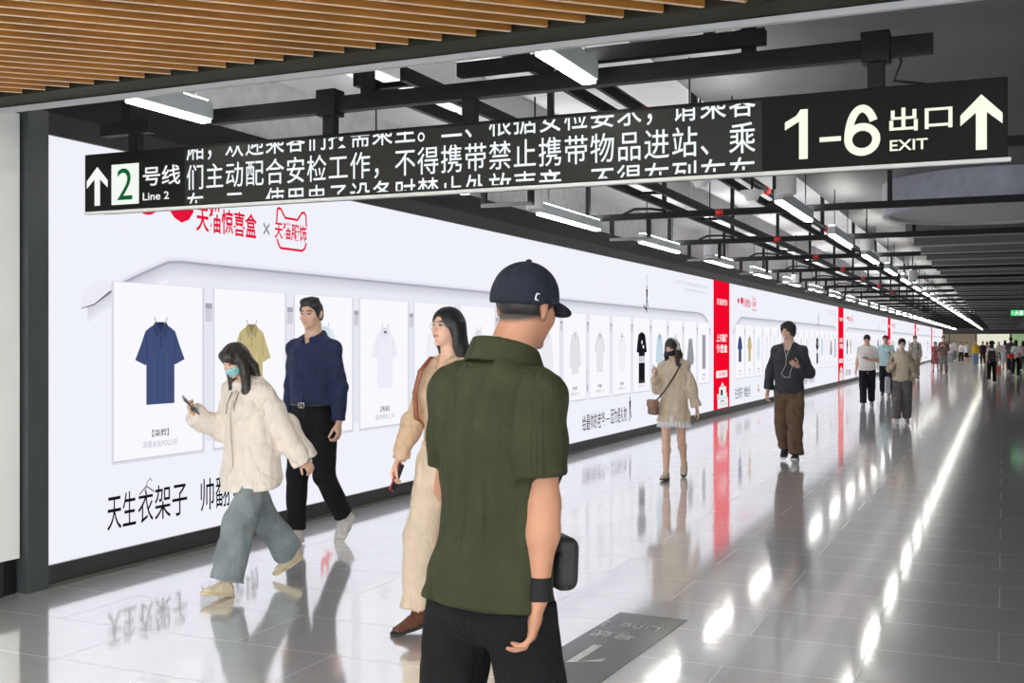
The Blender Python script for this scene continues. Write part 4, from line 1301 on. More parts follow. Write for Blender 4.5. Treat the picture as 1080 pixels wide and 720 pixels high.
        def st(x, y, z):
            qx = (x - hc[0]) * Hm[0, 0] + (y - hc[1]) * Hm[1, 0]; qy = (x - hc[0]) * Hm[0, 1] + (y - hc[1]) * Hm[1, 1]
            an = np.arctan2(qy, qx)
            return a * ((vnoise(an * fr * .16 + 5, z * 4 + 3, an * 0 + 1.5) - .5) * 1.6 + (vnoise(an * fr * .45 + 5, z * 6 + 3, an * 0 + 4.5) - .5) * 1.1)
        v.disp(st)
        return vol_obj('hair', v, m, parent)
    def mask(g, m, parent, h=.004, top=-.012, bot=-.105, pleat=True):
        pr = g.head_prims(.006)[1:] + [tube(g.Hp(0, .09, -.015), g.Hp(0, .100, -.045), .016 * g.hs, .020 * g.hs), ell(g.Hp(0, .072, -.088), [.030 * g.hs, .026 * g.hs, .026 * g.hs], g.Hm)]
        v = Vol(pr, h); v.add(pr, .02)
        v.cut(g.Hp(0, 0, top), g.Hm @ V(0, .12, 1)); v.cut(g.Hp(0, 0, bot), g.Hm @ V(0, .15, -1)); v.cut(g.Hp(0, .012, 0), g.Hm @ V(0, -1, .0))
        if pleat:
            hc, Hm, hs = g.hc, g.Hm, g.hs
            v.disp(lambda x, y, z: .0018 * np.sin(((x - hc[0]) * Hm[0, 2] + (y - hc[1]) * Hm[1, 2] + (z - hc[2]) * Hm[2, 2]) / hs * 330))
        o = vol_obj('face_mask', v, m, parent)
        mb = MB()
        for sg in (1, -1):
            for z in (-.03, -.085):
                mb.tube([g.Hp(sg * .060, .02, z), g.Hp(sg * .074, .0, z * .6), g.Hp(sg * .082, -.022, -.0 if z > -.05 else -.03)], .0018, 5)
            mb.build('ear_loop', m, o); mb = MB()
        return o

def blob(name, prims, m, parent, h=.006, k=.01, folds=None, smooth=1, cuts=()):
    v = Vol(prims, h); v.add(prims, k)
    for p, n in cuts: v.cut(p, n)
    if folds: v.folds(*folds)
    return vol_obj(name, v, m, parent, smooth=smooth)

def cloth(name, col, rough=.8, var=.10, bump=.25, bscale=180, vscale=14, wr=.42, wscale=10.0, wst=(1, 1, .55)):
    """woven cloth: fine weave plus creases"""
    new = name not in MATS
    m = mat(name, col, rough=rough, spec=.2, bump=bump, bscale=bscale, var=var, vscale=vscale)
    if new:
        nt = m.node_tree; L = nt.links; N = nt.nodes
        tc = N.new('ShaderNodeTexCoord'); mp = N.new('ShaderNodeMapping'); mp.inputs['Scale'].default_value = wst
        mp.inputs['Rotation'].default_value = (.35, .3, .2)
        L.new(tc.outputs['Object'], mp.inputs['Vector'])
        n = N.new('ShaderNodeTexNoise'); n.inputs['Scale'].default_value = wscale; n.inputs['Detail'].default_value = 1.5; n.inputs['Distortion'].default_value = .7
        L.new(mp.outputs['Vector'], n.inputs['Vector'])
        a = N.new('ShaderNodeMath'); a.operation = 'SUBTRACT'; a.inputs[1].default_value = .5; L.new(n.outputs['Fac'], a.inputs[0])
        ab = N.new('ShaderNodeMath'); ab.operation = 'ABSOLUTE'; L.new(a.outputs[0], ab.inputs[0])
        pw = N.new('ShaderNodeMath'); pw.operation = 'POWER'; pw.inputs[1].default_value = .6; L.new(ab.outputs[0], pw.inputs[0])
        bp = N.new('ShaderNodeBump'); bp.inputs['Strength'].default_value = wr; bp.inputs['Distance'].default_value = .035
        L.new(pw.outputs[0], bp.inputs['Height'])
        b0 = [x for x in N if x.type == 'BUMP' and x != bp]
        if b0: L.new(bp.outputs['Normal'], b0[0].inputs['Normal'])
        else: L.new(bp.outputs['Normal'], N['Principled BSDF'].inputs['Normal'])
    return m
def person(label, x, y, rz, group=None):
    o = empty('person', (x, y, 0), R(rz)); return tag(o, label, 'person', group)
def to_world(root, p):
    """point of a figure's local frame -> world"""
    q = root.rotation_euler.z
    return Vector((root.location.x + p[0] * math.cos(q) - p[1] * math.sin(q), root.location.y + p[0] * math.sin(q) + p[1] * math.cos(q), p[2]))

def phone(label, root, fig, sd, m, tilt=None, size=(.037, .078, .0045), off=(.075, .0, .022), screen=True, along=None):
    """phone lying against the palm of a hand; top-level thing"""
    d, n, _ = fig.hand[sd]; n = unit(np.asarray(n, float) - d * d.dot(np.asarray(n, float))); t = np.cross(d, n) if sd == 'R' else np.cross(n, d)
    c = fig.J['wr' + sd] + (d * off[0] + t * off[1] + n * off[2]) * fig.s
    ay = unit(along) if along is not None else d
    az = unit(n - ay * n.dot(ay)); ax = np.cross(ay, az)
    q = root.rotation_euler.z; Mz = Matrix.Rotation(q, 3, 'Z')
    M = Mz @ Matrix((ax, ay, az)).transposed()
    o = empty('phone', to_world(root, c)); o.rotation_euler = M.to_euler()
    MB().bbox((-size[0], -size[1], -size[2]), (size[0], size[1], size[2]), .0035).build('case', m, o)
    MB().box((-size[0] + .003, -size[1] + .004, size[2] - .0005), (size[0] - .003, size[1] - .004, size[2] + .0006)).build('screen', mat('phone_glass', (.02, .022, .03), rough=.1), o)
    MB().bbox((-size[0] + .006, size[1] - .032, -size[2] - .002), (-.004, size[1] - .006, -size[2] + .001), .002).build('camera_bump', mat('phone_lens', (.03, .03, .035), rough=.2), o)
    return tag(o, label, 'phone')
# ================================================================== the people
SK1, SK2, SK3 = srgb(214, 166, 138), srgb(226, 184, 160), srgb(160, 116, 92)
HAIR = mat('black_hair', (.012, .011, .012), rough=.42, spec=.5, bump=.15, bscale=220, stretch=(1, 1, .15))
HAIRB = mat('brown_black_hair', (.026, .018, .015), rough=.42, spec=.5, bump=.15, bscale=220, stretch=(1, 1, .15))
M_sole = mat('pale_rubber', srgb(226, 222, 212), rough=.6)
M_bsole = mat('black_rubber', (.02, .02, .02), rough=.6)
BLACKC = cloth('black_cotton', (.013, .013, .015), var=.3)
M_metal = mat('polished_metal', (.7, .7, .7), rough=.25, metal=1)
M_pblack = mat('black_phone_shell', (.018, .018, .02), rough=.3)

def man_top(w=1.0, d=1.0, lo=.80):
    return [(lo - .06, .172 * w, .125 * d, -.01), (.93, .172 * w, .126 * d, -.01), (1.06, .165 * w, .120 * d, 0), (1.16, .168 * w, .124 * d, 0), (1.28, .178 * w, .128 * d, 0), (1.36, .156 * w, .110 * d, -.006), (1.42, .098 * w, .076 * d, -.014)]
def fem_top(w=1.0, d=1.0, lo=.80):
    return [(lo - .06, .172 * w, .128 * d, -.01), (.93, .166 * w, .120 * d, -.01), (1.06, .138 * w, .104 * d, 0), (1.15, .138 * w, .106 * d, .002), (1.27, .155 * w, .120 * d, .010), (1.34, .138 * w, .104 * d, 0), (1.41, .090 * w, .072 * d, -.012)]

# ---------------------------------------------------------------- man in the olive polo, seen from behind
def olive_man():
    p = person('man in black cap and olive polo shirt seen from behind in the foreground', -1.215, 2.60, -21)
    f = Fig(1.775, hunch=.075, lean=3, arm_len=.93, head=(7, 2, 3), legR=(9, 6, 4), legL=(-7, 8, 5), footR=0, footL=-4,
            armR=((.07, -.02, -1), (.03, -.10, -1)), armL=((-.16, .10, -1), (.62, .62, .46)),
            handR=(-.10, -.16, -1), palmR=V(-.75, -.65, .2), curlR=[26, 30, 34, 40], handL=(.55, .7, .45), palmL=V(.1, -.55, .8), curlL=40)
    f.body(p, SK3, h=.0055, hair_tone=(.03, .025, .022))
    pol = cloth('olive_pique', srgb(43, 47, 28), var=.12, bump=.3, bscale=260, wr=.7, wscale=7, wst=(1, 1, .2))
    st = [(.72, .180, .140, -.012), (.86, .180, .139, -.012), (.95, .174, .131, -.010), (1.06, .168, .126, 0), (1.18, .172, .128, 0), (1.28, .172, .130, -.004), (1.36, .150, .114, -.012), (1.42, .10, .080, -.018)]
    f.top('polo_shirt', pol, p, st, (.070, .074, .072), .74, .865, h=.0065, fold=(.044, (8, 8, 1.6)), seed=11, sh=(.062, .074))
    # stitched hem line and sleeve bands
    f.collar(pol, p, rad=.068, hgt=.046, tilt=.5, open_=.5, z=1.475, flare=.010)
    tr = cloth('black_trouser_cloth', (.0045, .0045, .0055), var=.2, rough=.9)
    f.trousers('trousers', tr, p, hipz=.885, rad=(.100, .084, .078), a=.160, b=.119, h=.0075, fold=(.014, (6, 6, 4)), seed=5)
    wb = empty('waist_bag', p.location, p.rotation_euler.z)
    wbb = blob('bag', [rbox(f.T(.085, .165, .965), (.075, .035, .070), f.Rt @ rotz(-30), .028)], mat('black_bag_nylon', (.012, .012, .014), rough=.6), wb, .006, .01)
    wp = [f.T(.195 * math.sin(q), .150 * math.cos(q), .985) for q in np.linspace(-.3, 1.1, 8)]
    blob('belt_strap', [tube(a, b, .016, None, .004, None, V(0, 0, 1)) for a, b in zip(wp[:-1], wp[1:])], MATS['black_bag_nylon'], wb, .004, .004)
    tag(wb, 'black waist bag at the front of the man in olive polo', 'bag')
    for sd in 'RL': f.shoe(sd, mat('black_leather', (.015, .015, .016), rough=.4), M_bsole, p)
    # short cropped hair below the cap
    f.hair(HAIR, p, e=.0035, low=-.040, back=False, window=((0, .105, -.045), (.095, .095, .10)), strand=(.001, 120))
    # baseball cap: crown, brim, button, back strap opening
    navy = cloth('navy_cap_cotton', srgb(26, 30, 42), var=.15, bump=.3)
    cap = [ell(f.Hp(0, -.006, .040), [.090 * f.hs, .108 * f.hs, .093 * f.hs], f.Hm), ell(f.Hp(0, -.012, .015), [.088 * f.hs, .104 * f.hs, .07 * f.hs], f.Hm)]
    hc, Hm = f.hc, f.Hm
    v = Vol(cap, .0055); v.add(cap, .02); v.cut(f.Hp(0, 0, .012), Hm @ V(0, .10, -1))
    def seam(x, y, z):
        qx = (x - hc[0]) * Hm[0, 0] + (y - hc[1]) * Hm[1, 0] + (z - hc[2]) * Hm[2, 0]; qy = (x - hc[0]) * Hm[0, 1] + (y - hc[1]) * Hm[1, 1] + (z - hc[2]) * Hm[2, 1]
        a = np.arctan2(qy + .006, qx) * 3 / np.pi
        return .0022 * np.exp(-((a - np.round(a)) * 14) ** 2)
    v.disp(seam)
    co = vol_obj('cap', v, navy, p)
    br = [ell(f.Hp(0, .098, .016), [.074 * f.hs, .088 * f.hs, .0085], Hm @ rotx(-16))]
    v = Vol(br, .003); v.add(br); v.cut(f.Hp(0, .06, 0), Hm @ V(0, -1, 0))
    vol_obj('brim', v, navy, co)
    blob('button', [ell(f.Hp(0, -.006, .134), [.009, .009, .006])], navy, co, .003)
    mb = MB()
    for q0, q1 in (((.074, -.058, .036), (.0725, -.060, .020)), ((.0735, -.058, .036), (.078, -.050, .036)), ((.072, -.060, .020), (.0765, -.052, .018))):
        a, b = f.Hp(*q0), f.Hp(*q1); o = f.Hm @ V(.011, -.008, 0)
        mb.tube([a + o, b + o], .0022, 5)
    mb.build('emblem', mat('silver_thread', (.6, .6, .62), rough=.5), co)
    # wide black wristband
    w, e = f.J['wrR'], f.J['elR']; d = unit(w - e)
    blob('wristband', [tube(w - d * .056, w + d * .004, .0325, .0300)], mat('black_knit', (.010, .010, .011), rough=.8, spec=.2), p, .0035, cuts=[(w + d * .004, d), (w - d * .056, -d)])
    phone('dark phone held up in front of the man in olive', p, f, 'L', M_pblack, off=(.055, .0, .024), along=(.75, .45, .5))
    return p
olive_man()

# ---------------------------------------------------------------- woman in the cream windbreaker looking at her phone
def cream_woman():
    p = person('woman in pale mask and cream windbreaker walking with phone in hand', -4.32, 5.68, 162)
    f = Fig(1.60, fem=True, hunch=.03, lean=5, twist=10, head=(-8, 24, 0), legL=(22, 5, 2), legR=(-22, 18, 2), footL=12, footR=-24,
            armR=((.16, .12, -1), (.10, .88, .46)), armL=((-.30, -.50, -1), (-.34, -.52, -1)),
            palmR=V(-.5, -.5, .75), handR=(-.05, .75, .66), curlR=48, curlL=30)
    f.body(p, SK2, h=.0055)
    jk = cloth('cream_windbreaker', srgb(238, 228, 216), var=.05, bump=.2, bscale=40, rough=.6)
    st = [(.60, .228, .220, .045), (.80, .224, .190, .015), (.95, .215, .166, -.0), (1.10, .20, .152, .005), (1.24, .195, .148, .012), (1.34, .152, .122, 0), (1.42, .098, .082, -.012)]
    f.top('windbreaker', jk, p, st, (.080, .092, .086), 2.12, .735, h=.007, fold=(.034, (6, 6, 4.5)), seed=3, sh=(.066, .084),
          extra=[tube(f.T(-.06, -.085, 1.42), f.T(.06, -.085, 1.42), .055 * f.s, None, .045 * f.s), tube(f.T(.045, .05, 1.45), f.T(.08, -.05, 1.47), .028 * f.s), tube(f.T(-.045, .05, 1.45), f.T(-.08, -.05, 1.47), .028 * f.s)])
    mb = MB()
    for z0, z1, x in ((1.40, 1.26, .03), (1.40, 1.25, -.03)):
        mb.tube([f.T(x, .105, z0), f.T(x * 1.1, .155, (z0 + z1) / 2), f.T(x * 1.2, .168, z1)], .0035, 5)
    mb.build('drawstring', mat('brown_cord', srgb(120, 100, 84), rough=.7), p)
    mb = MB(); mb.tube([f.T(0, .095, 1.41), f.T(0, .165, 1.26), f.T(0, .172, 1.1), f.T(0, .17, .95), f.T(0, .175, .76)], .005, 6)
    mb.build('zip', mat('ivory_zip', srgb(200, 188, 172), rough=.4), p)
    jn = cloth('washed_grey_denim', srgb(132, 142, 146), var=.30, vscale=6, bump=.3)
    f.trousers('jeans', jn, p, hipz=.98, rad=(.108, .108, .112), a=.165, b=.125, end=.97, h=.0075, fold=(.022, (5, 5, 3)), seed=8)
    sh = mat('cream_canvas', srgb(228, 214, 184), rough=.7)
    for sd in 'RL': f.shoe(sd, sh, mat('cream_rubber', srgb(222, 206, 172), rough=.6), p, fat=1.06)
    f.hair(HAIRB, p, e=.016, low=None, window=((0, .116, -.045), (.068, .070, .083)), strand=(.006, 80),
           chains=[([(0, -.055, .02), (0, -.085, -.10), (.0, -.095, -.19, -.04), (0, -.08, -.24, -.10)], [.088, .095, .085, .05], [.055, .045, .036, .02]),
                   ([(-.078, .0, .0), (-.084, .025, -.10), (-.074, .045, -.17, -.06), (-.060, .06, -.20, -.17)], [.024, .034, .036, .016], [.034, .036, .032, .012]),
                   ([(.078, .0, .0), (.084, .025, -.10), (.074, .045, -.17, -.06), (.060, .06, -.20, -.17)], [.024, .034, .036, .016], [.034, .036, .032, .012])],
           extra=[((-.025, .062, .068), (.048, .032, .036)), ((.025, .062, .068), (.048, .032, .036))])
    f.mask(mat('mint_mask', srgb(150, 206, 206), rough=.8), p)
    phone('phone in pale case held up by the woman in the cream windbreaker', p, f, 'R', mat('grey_phone_shell', srgb(92, 96, 106), rough=.3), off=(.085, .0, .026), along=(.10, .72, .70))
cream_woman()

# ---------------------------------------------------------------- tall man in the navy shirt
def navy_man():
    p = person('tall man in navy shirt and black trousers walking by the lit board', -4.83, 7.12, 178)
    f = Fig(1.875, lean=1, head=(6, 2, 0), legR=(8, 5, 1), legL=(2, 40, 1), footR=2, footL=-42,
            armR=((.20, -.14, -1), (.12, .10, -1)), armL=((-.22, .02, -1), (-.08, .14, -1)), palmR=V(-1, .2, 0), palmL=V(.9, .2, 0), curlL=38, curlR=34, bulk=1.06)
    f.body(p, SK2, h=.0055)
    ny = cloth('navy_shirting', srgb(40, 48, 80), var=.12, bump=.2, rough=.65)
    f.top('shirt', ny, p, man_top(1.08, 1.10, .99), (.060, .060, .048), 1.95, .995, h=.0065, fold=(.022, (7, 7, 5)), seed=21, sh=(.062, .078), vneck=.02,
          extra=[tube(f.T(0, .132, 1.02), f.T(0, .128, 1.36), .014, .014, .012, .012)])
    f.collar(ny, p, rad=.066, hgt=.036, tilt=.62, open_=.7, z=1.462, flare=.010)
    mb = MB()
    for z in (1.34, 1.25, 1.16, 1.07):
        mb.lathe(f.T(0, .143, z), [(0, -.001), (.006, 0), (.006, .004), (0, .004)], 10, 'Y', caps=False)
    mb.build('buttons', mat('navy_button', (.01, .012, .03), rough=.3), p)
    f.trousers('trousers', cloth('black_suiting', (.010, .010, .012), var=.2), p, hipz=1.0, rad=(.105, .078, .068), a=.176, b=.132, h=.007, fold=(.012, (5, 5, 3.5)), seed=14)
    belt = [tube(f.T(0, -.006, .992), f.T(0, -.006, .998), .184 * f.s, None, .140 * f.s, None, f.tx, .1)]
    v = Vol(belt, .006); v.add(belt); v.cut(f.T(0, 0, 1.012), V(0, 0, 1)); v.cut(f.T(0, 0, .978), V(0, 0, -1))
    bo = vol_obj('belt', v, mat('black_belt_leather', (.02, .02, .022), rough=.35), p)
    b0 = f.T(0, .142, .995)
    mb = MB()
    for a, b in (((-.024, -.018), (.024, -.018)), ((.024, -.018), (.024, .018)), ((.024, .018), (-.024, .018)), ((-.024, .018), (-.024, -.018)), ((0, -.018), (0, .018))):
        mb.tube([(b0[0] + a[0], b0[1], b0[2] + a[1]), (b0[0] + b[0], b0[1], b0[2] + b[1])], .004, 6)
    mb.build('buckle', M_metal, bo)
    sn = mat('white_sneaker_mesh', srgb(222, 216, 212), rough=.7, var=.12, vscale=30)
    for sd in 'RL':
        o = f.shoe(sd, sn, M_sole, p, fat=1.10)
        mb = MB()
        for i in range(4):
            y = .035 + .022 * i; z = .012 - .013 * i
            mb.tube([f.Fp(sd, -.022, y, -.035 - .008 * i + .012), f.Fp(sd, 0, y + .01, -.018 - .010 * i + .012), f.Fp(sd, .022, y, -.035 - .008 * i + .012)], .0035, 5)
        mb.build('laces', mat('lace_white', (.7, .7, .7), rough=.8), o)
    f.hair(HAIR, p, e=.009, low=-.050, window=((0, .096, -.034), (.100, .094, .100)), strand=(.009, 120), extra=[((.01, .052, .096), (.052, .040, .030)), ((-.01, .0, .112), (.055, .06, .022))])
navy_man()

# ---------------------------------------------------------------- woman in the beige shirt with long black hair
def beige_woman():
    p = person('woman in beige shirt and cream trousers with long straight black hair', -2.72, 5.26, 160)
    f = Fig(1.72, fem=True, lean=-1, head=(0, -4, 0), legR=(13, 10, 1), legL=(-14, 26, 2), footR=-8, footL=-26,
            armR=((.34, .22, -1), (.10, .42, -1)), armL=((-.2, -.15, -1), (-.12, .1, -1)), palmR=V(-.8, -.5, .1), curlR=44)
    f.body(p, SK2, h=.0055, lip=srgb(184, 112, 102))
    be = cloth('beige_printed_shirting', srgb(206, 178, 150), var=.14, vscale=26, bump=.2)
    f.top('blouse', be, p, fem_top(1.05, 1.06, .99), (.060, .062, .048), 1.88, .99, h=.0065, fold=(.026, (8, 8, 5)), seed=31, sh=(.056, .070), vneck=.05,
          extra=[tube(f.T(0, .118, 1.02), f.T(0, .116, 1.34), .013, .013, .012, .012)])
    f.collar(be, p, rad=.060, hgt=.038, tilt=.75, open_=1.0, z=1.455, flare=.012)
    w, e = f.J['wrR'], f.J['elR']; d = unit(w - e)
    blob('cuff', [tube(w - d * .05, w - d * .008, .040, .038)], be, p, .005, cuts=[(w - d * .008, d), (w - d * .05, -d)])
    f.trousers('trousers', cloth('cream_twill', srgb(214, 196, 174), var=.07, bump=.2), p, hipz=1.02, rad=(.108, .094, .100), a=.160, b=.122, end=.95, h=.007, fold=(.020, (5, 5, 3)), seed=17)
    belt = [tube(f.T(0, -.004, 1.008), f.T(0, -.004, 1.012), .156 * f.s, None, .120 * f.s, None, f.tx, .1)]
    v = Vol(belt, .006); v.add(belt); v.cut(f.T(0, 0, 1.025), V(0, 0, 1)); v.cut(f.T(0, 0, .992), V(0, 0, -1))
    vol_obj('waistband', v, MATS['cream_twill'], p)
    br = mat('brown_suede', srgb(96, 58, 42), rough=.8)
    for sd in 'RL': f.shoe(sd, br, M_bsole, p, fat=1.0)
    f.hair(HAIR, p, e=.013, low=None, window=((0, .116, -.026), (.068, .070, .102)), strand=(.003, 60),
           chains=[([(0, -.055, .02), (0, -.090, -.12), (0, -.13, -.20, -.06), (0, -.13, -.25, -.20)], [.086, .092, .088, .07], [.055, .050, .042, .022]),
                   ([(-.076, -.012, .02), (-.082, -.03, -.10), (-.085, -.07, -.20, -.04)], [.022, .030, .03], [.040, .042, .03]),
                   ([(.072, -.020, .02), (.074, -.035, -.10), (.07, -.07, -.20, -.02)], [.018, .022, .025], [.030, .036, .03])])
    # round wire glasses
    mb = MB()
    for sg in (1, -1):
        pts = [f.Hp(sg * .031 + .023 * math.cos(q), .101 - abs(sg * .031 + .023 * math.cos(q)) * .18, .004 + .021 * math.sin(q)) for q in [2 * PI * k / 18 for k in range(19)]]
        mb.tube(pts, .0009, 5, caps=False)
        mb.tube([f.Hp(sg * .054, .092, .010), f.Hp(sg * .074, .04, .010), f.Hp(sg * .082, -.01, .008)], .0013, 5)
    mb.tube([f.Hp(-.008, .103, .008), f.Hp(.008, .103, .008)], .0013, 5)
    mb.build('glasses', M_metal, p)
    blob('earring', [ell(f.Hp(-.080, -.004, -.038), [.005] * 3)], M_metal, p, .0025)
    # brown shoulder bag with strap on the right shoulder
    b = empty('shoulder_bag', p.location, p.rotation_euler.z)
    leather = mat('tan_bag_leather', srgb(138, 82, 60), rough=.5)
    P = [f.T(.10, -.15, 1.10), f.T(.115, -.125, 1.30), f.T(.115, -.06, 1.475), f.T(.115, .02, 1.475), f.T(.12, .095, 1.40), f.T(.135, .118, 1.28), f.T(.165, .08, 1.14), f.T(.17, .0, 1.08)]
    pr = []
    for a, c in zip(P[:-1], P[1:]): pr.append(tube(a, c, .017, None, .006, None, f.Rt @ V(1, .35, 0)))
    blob('strap', pr, leather, b, .005, .006)
    blob('bag', [rbox(f.T(.02, -.215, 1.05), (.12, .05, .10), f.Rt, .03)], leather, b, .007, .01)
    tag(b, 'brown leather shoulder bag worn by the woman in the beige shirt', 'bag')
    phone('red backed phone in the lowered hand of the woman in beige', p, f, 'R', mat('red_phone_shell', srgb(150, 30, 44), rough=.35), off=(.085, .0, .024))
beige_woman()

# ---------------------------------------------------------------- woman with white headphones
def headphone_woman():
    p = person('woman in khaki jacket, white skirt and black mask walking past the board', -3.40, 12.15, 187)
    f = Fig(1.60, fem=True, lean=1, head=(-24, 14, 0), legR=(9, 4, -1), legL=(-6, 34, -1), footR=4, footL=-38,
            armR=((.20, .10, -1), (.05, .72, .70)), armL=((-.26, -.06, -1), (-.30, .06, -1)), palmR=V(-.7, -.2, .7), curlR=46)
    f.body(p, SK2, h=.007)
    kh = cloth('khaki_jacket_cotton', srgb(216, 198, 174), var=.07, bump=.2)
    st = [(.66, .222, .172, -.01), (.80, .205, .152, -.01), (.95, .182, .135, -.005), (1.10, .172, .125, .0), (1.24, .178, .128, .006), (1.34, .145, .110, 0), (1.42, .092, .075, -.012)]
    f.top('jacket', kh, p, st, (.070, .074, .062), 1.93, .72, h=.0085, fold=(.028, (7, 7, 4)), seed=41, sh=(.060, .074),
          sub=[rbox(f.T(.015, .16, .93), (.022 * f.s, .07, .32 * f.s), f.Rt, .01)])
    f.collar(kh, p, rad=.060, hgt=.036, tilt=.8, open_=1.0, z=1.452, flare=.014, h=.006)
    gl = cloth('cream_knit', srgb(206, 194, 178), var=.05)
    f.top('knit_top', gl, p, [(z, a * .86, b * .86, y) for z, a, b, y in st], (.05, .045, .04), 1.5, .80, h=.0085, fold=None, neck=.05)
    sk = [tube(f.T(0, -.005, .86), f.T(0, -.005, .60), .150 * f.s, .225 * f.s, .110 * f.s, .175 * f.s, f.tx)]
    v = Vol(sk, .008); v.add(sk); v.cut(f.T(0, 0, .80), V(0, 0, 1)); v.cut(f.T(0, 0, .655), V(0, 0, -1))
    hc = f.T(0, 0, .7)
    v.disp(lambda x, y, z: .010 * np.sin(np.arctan2(y - hc[1], x - hc[0]) * 22) * np.clip((.78 - z) * 8, 0, 1))
    vol_obj('skirt', v, cloth('white_pleated_cotton', srgb(232, 230, 230), var=.03), p)
    for sd in 'RL': f.shoe(sd, mat('beige_suede', srgb(204, 190, 166), rough=.8), mat('brown_rubber', srgb(88, 78, 66), rough=.7), p, h=.008, fat=1.08)
    f.hair(HAIRB, p, e=.014, low=None, window=((0, .118, -.038), (.066, .070, .086)), strand=(.005, 70), h=.007,
           chains=[([(0, -.055, .02), (0, -.085, -.12), (0, -.09, -.22, -.03)], [.088, .098, .08], [.055, .045, .025]),
                   ([(-.076, .0, .02), (-.088, .02, -.10), (-.092, .04, -.19, -.05)], [.024, .036, .02], [.034, .036, .02]),
                   ([(.076, .0, .02), (.088, .02, -.10), (.092, .04, -.19, -.05)], [.024, .036, .02], [.034, .036, .02])])
    f.mask(mat('black_mask', (.018, .018, .02), rough=.8), p, h=.005, pleat=False)
    hp = empty('headphones', p.location, p.rotation_euler.z)
    wm = mat('white_plastic', srgb(232, 230, 228), rough=.35)
    mb = MB(); mb.tube([f.Hp(.100 * math.cos(q), -.008, .025 + .112 * math.sin(q)) for q in np.linspace(0, PI, 15)], .008, 8); mb.build('headband', wm, hp)
    for sg in (1, -1):
        blob('ear_cup', [ell(f.Hp(sg * .098, -.008, -.004), [.020 * f.hs, .036 * f.hs, .042 * f.hs], f.Hm)], wm, hp, .005)
    tag(hp, 'white over-ear headphones on the woman in the khaki jacket', 'headphones')
    b = empty('crossbody_bag', p.location, p.rotation_euler.z)
    P = [f.T(-.12, -.02, 1.475), f.T(-.09, .085, 1.41), f.T(-.02, .142, 1.27), f.T(.09, .150, 1.10), f.T(.20, .10, .98)]
    blob('strap', [tube(a, c, .011, None, .005, None, f.Rt @ V(1, 0, 1)) for a, c in zip(P[:-1], P[1:])] + [tube(f.T(-.12, -.02, 1.475), f.T(-.05, -.135, 1.36), .011, None, .005, None, f.Rt @ V(1, 0, 1)), tube(f.T(-.05, -.135, 1.36), f.T(.16, -.12, 1.02), .011, None, .005, None, f.Rt @ V(1, 0, 1))],
         mat('dark_brown_strap', srgb(70, 52, 44), rough=.6), b, .005, .006)
    M = f.Rt @ rotz(-48)
    bb = blob('bag', [rbox(f.T(.235, .125, .90), (.085 * f.s, .038 * f.s, .095 * f.s), M, .022)], mat('brown_bag_leather', srgb(128, 92, 74), rough=.5, var=.15), b, .006, .01)
    blob('flap', [rbox(f.T(.240, .130, .945), (.088 * f.s, .043 * f.s, .048 * f.s), M, .018)], mat('tan_flap', srgb(152, 116, 96), rough=.5), bb, .006, .01)
    tag(b, 'small brown crossbody bag at the hip of the khaki jacket woman', 'bag')
    phone('pale phone raised by the woman with white headphones', p, f, 'R', mat('pale_phone_shell', srgb(190, 186, 190), rough=.3), off=(.085, 0, .026), along=(-.1, .9, .45))
headphone_woman()

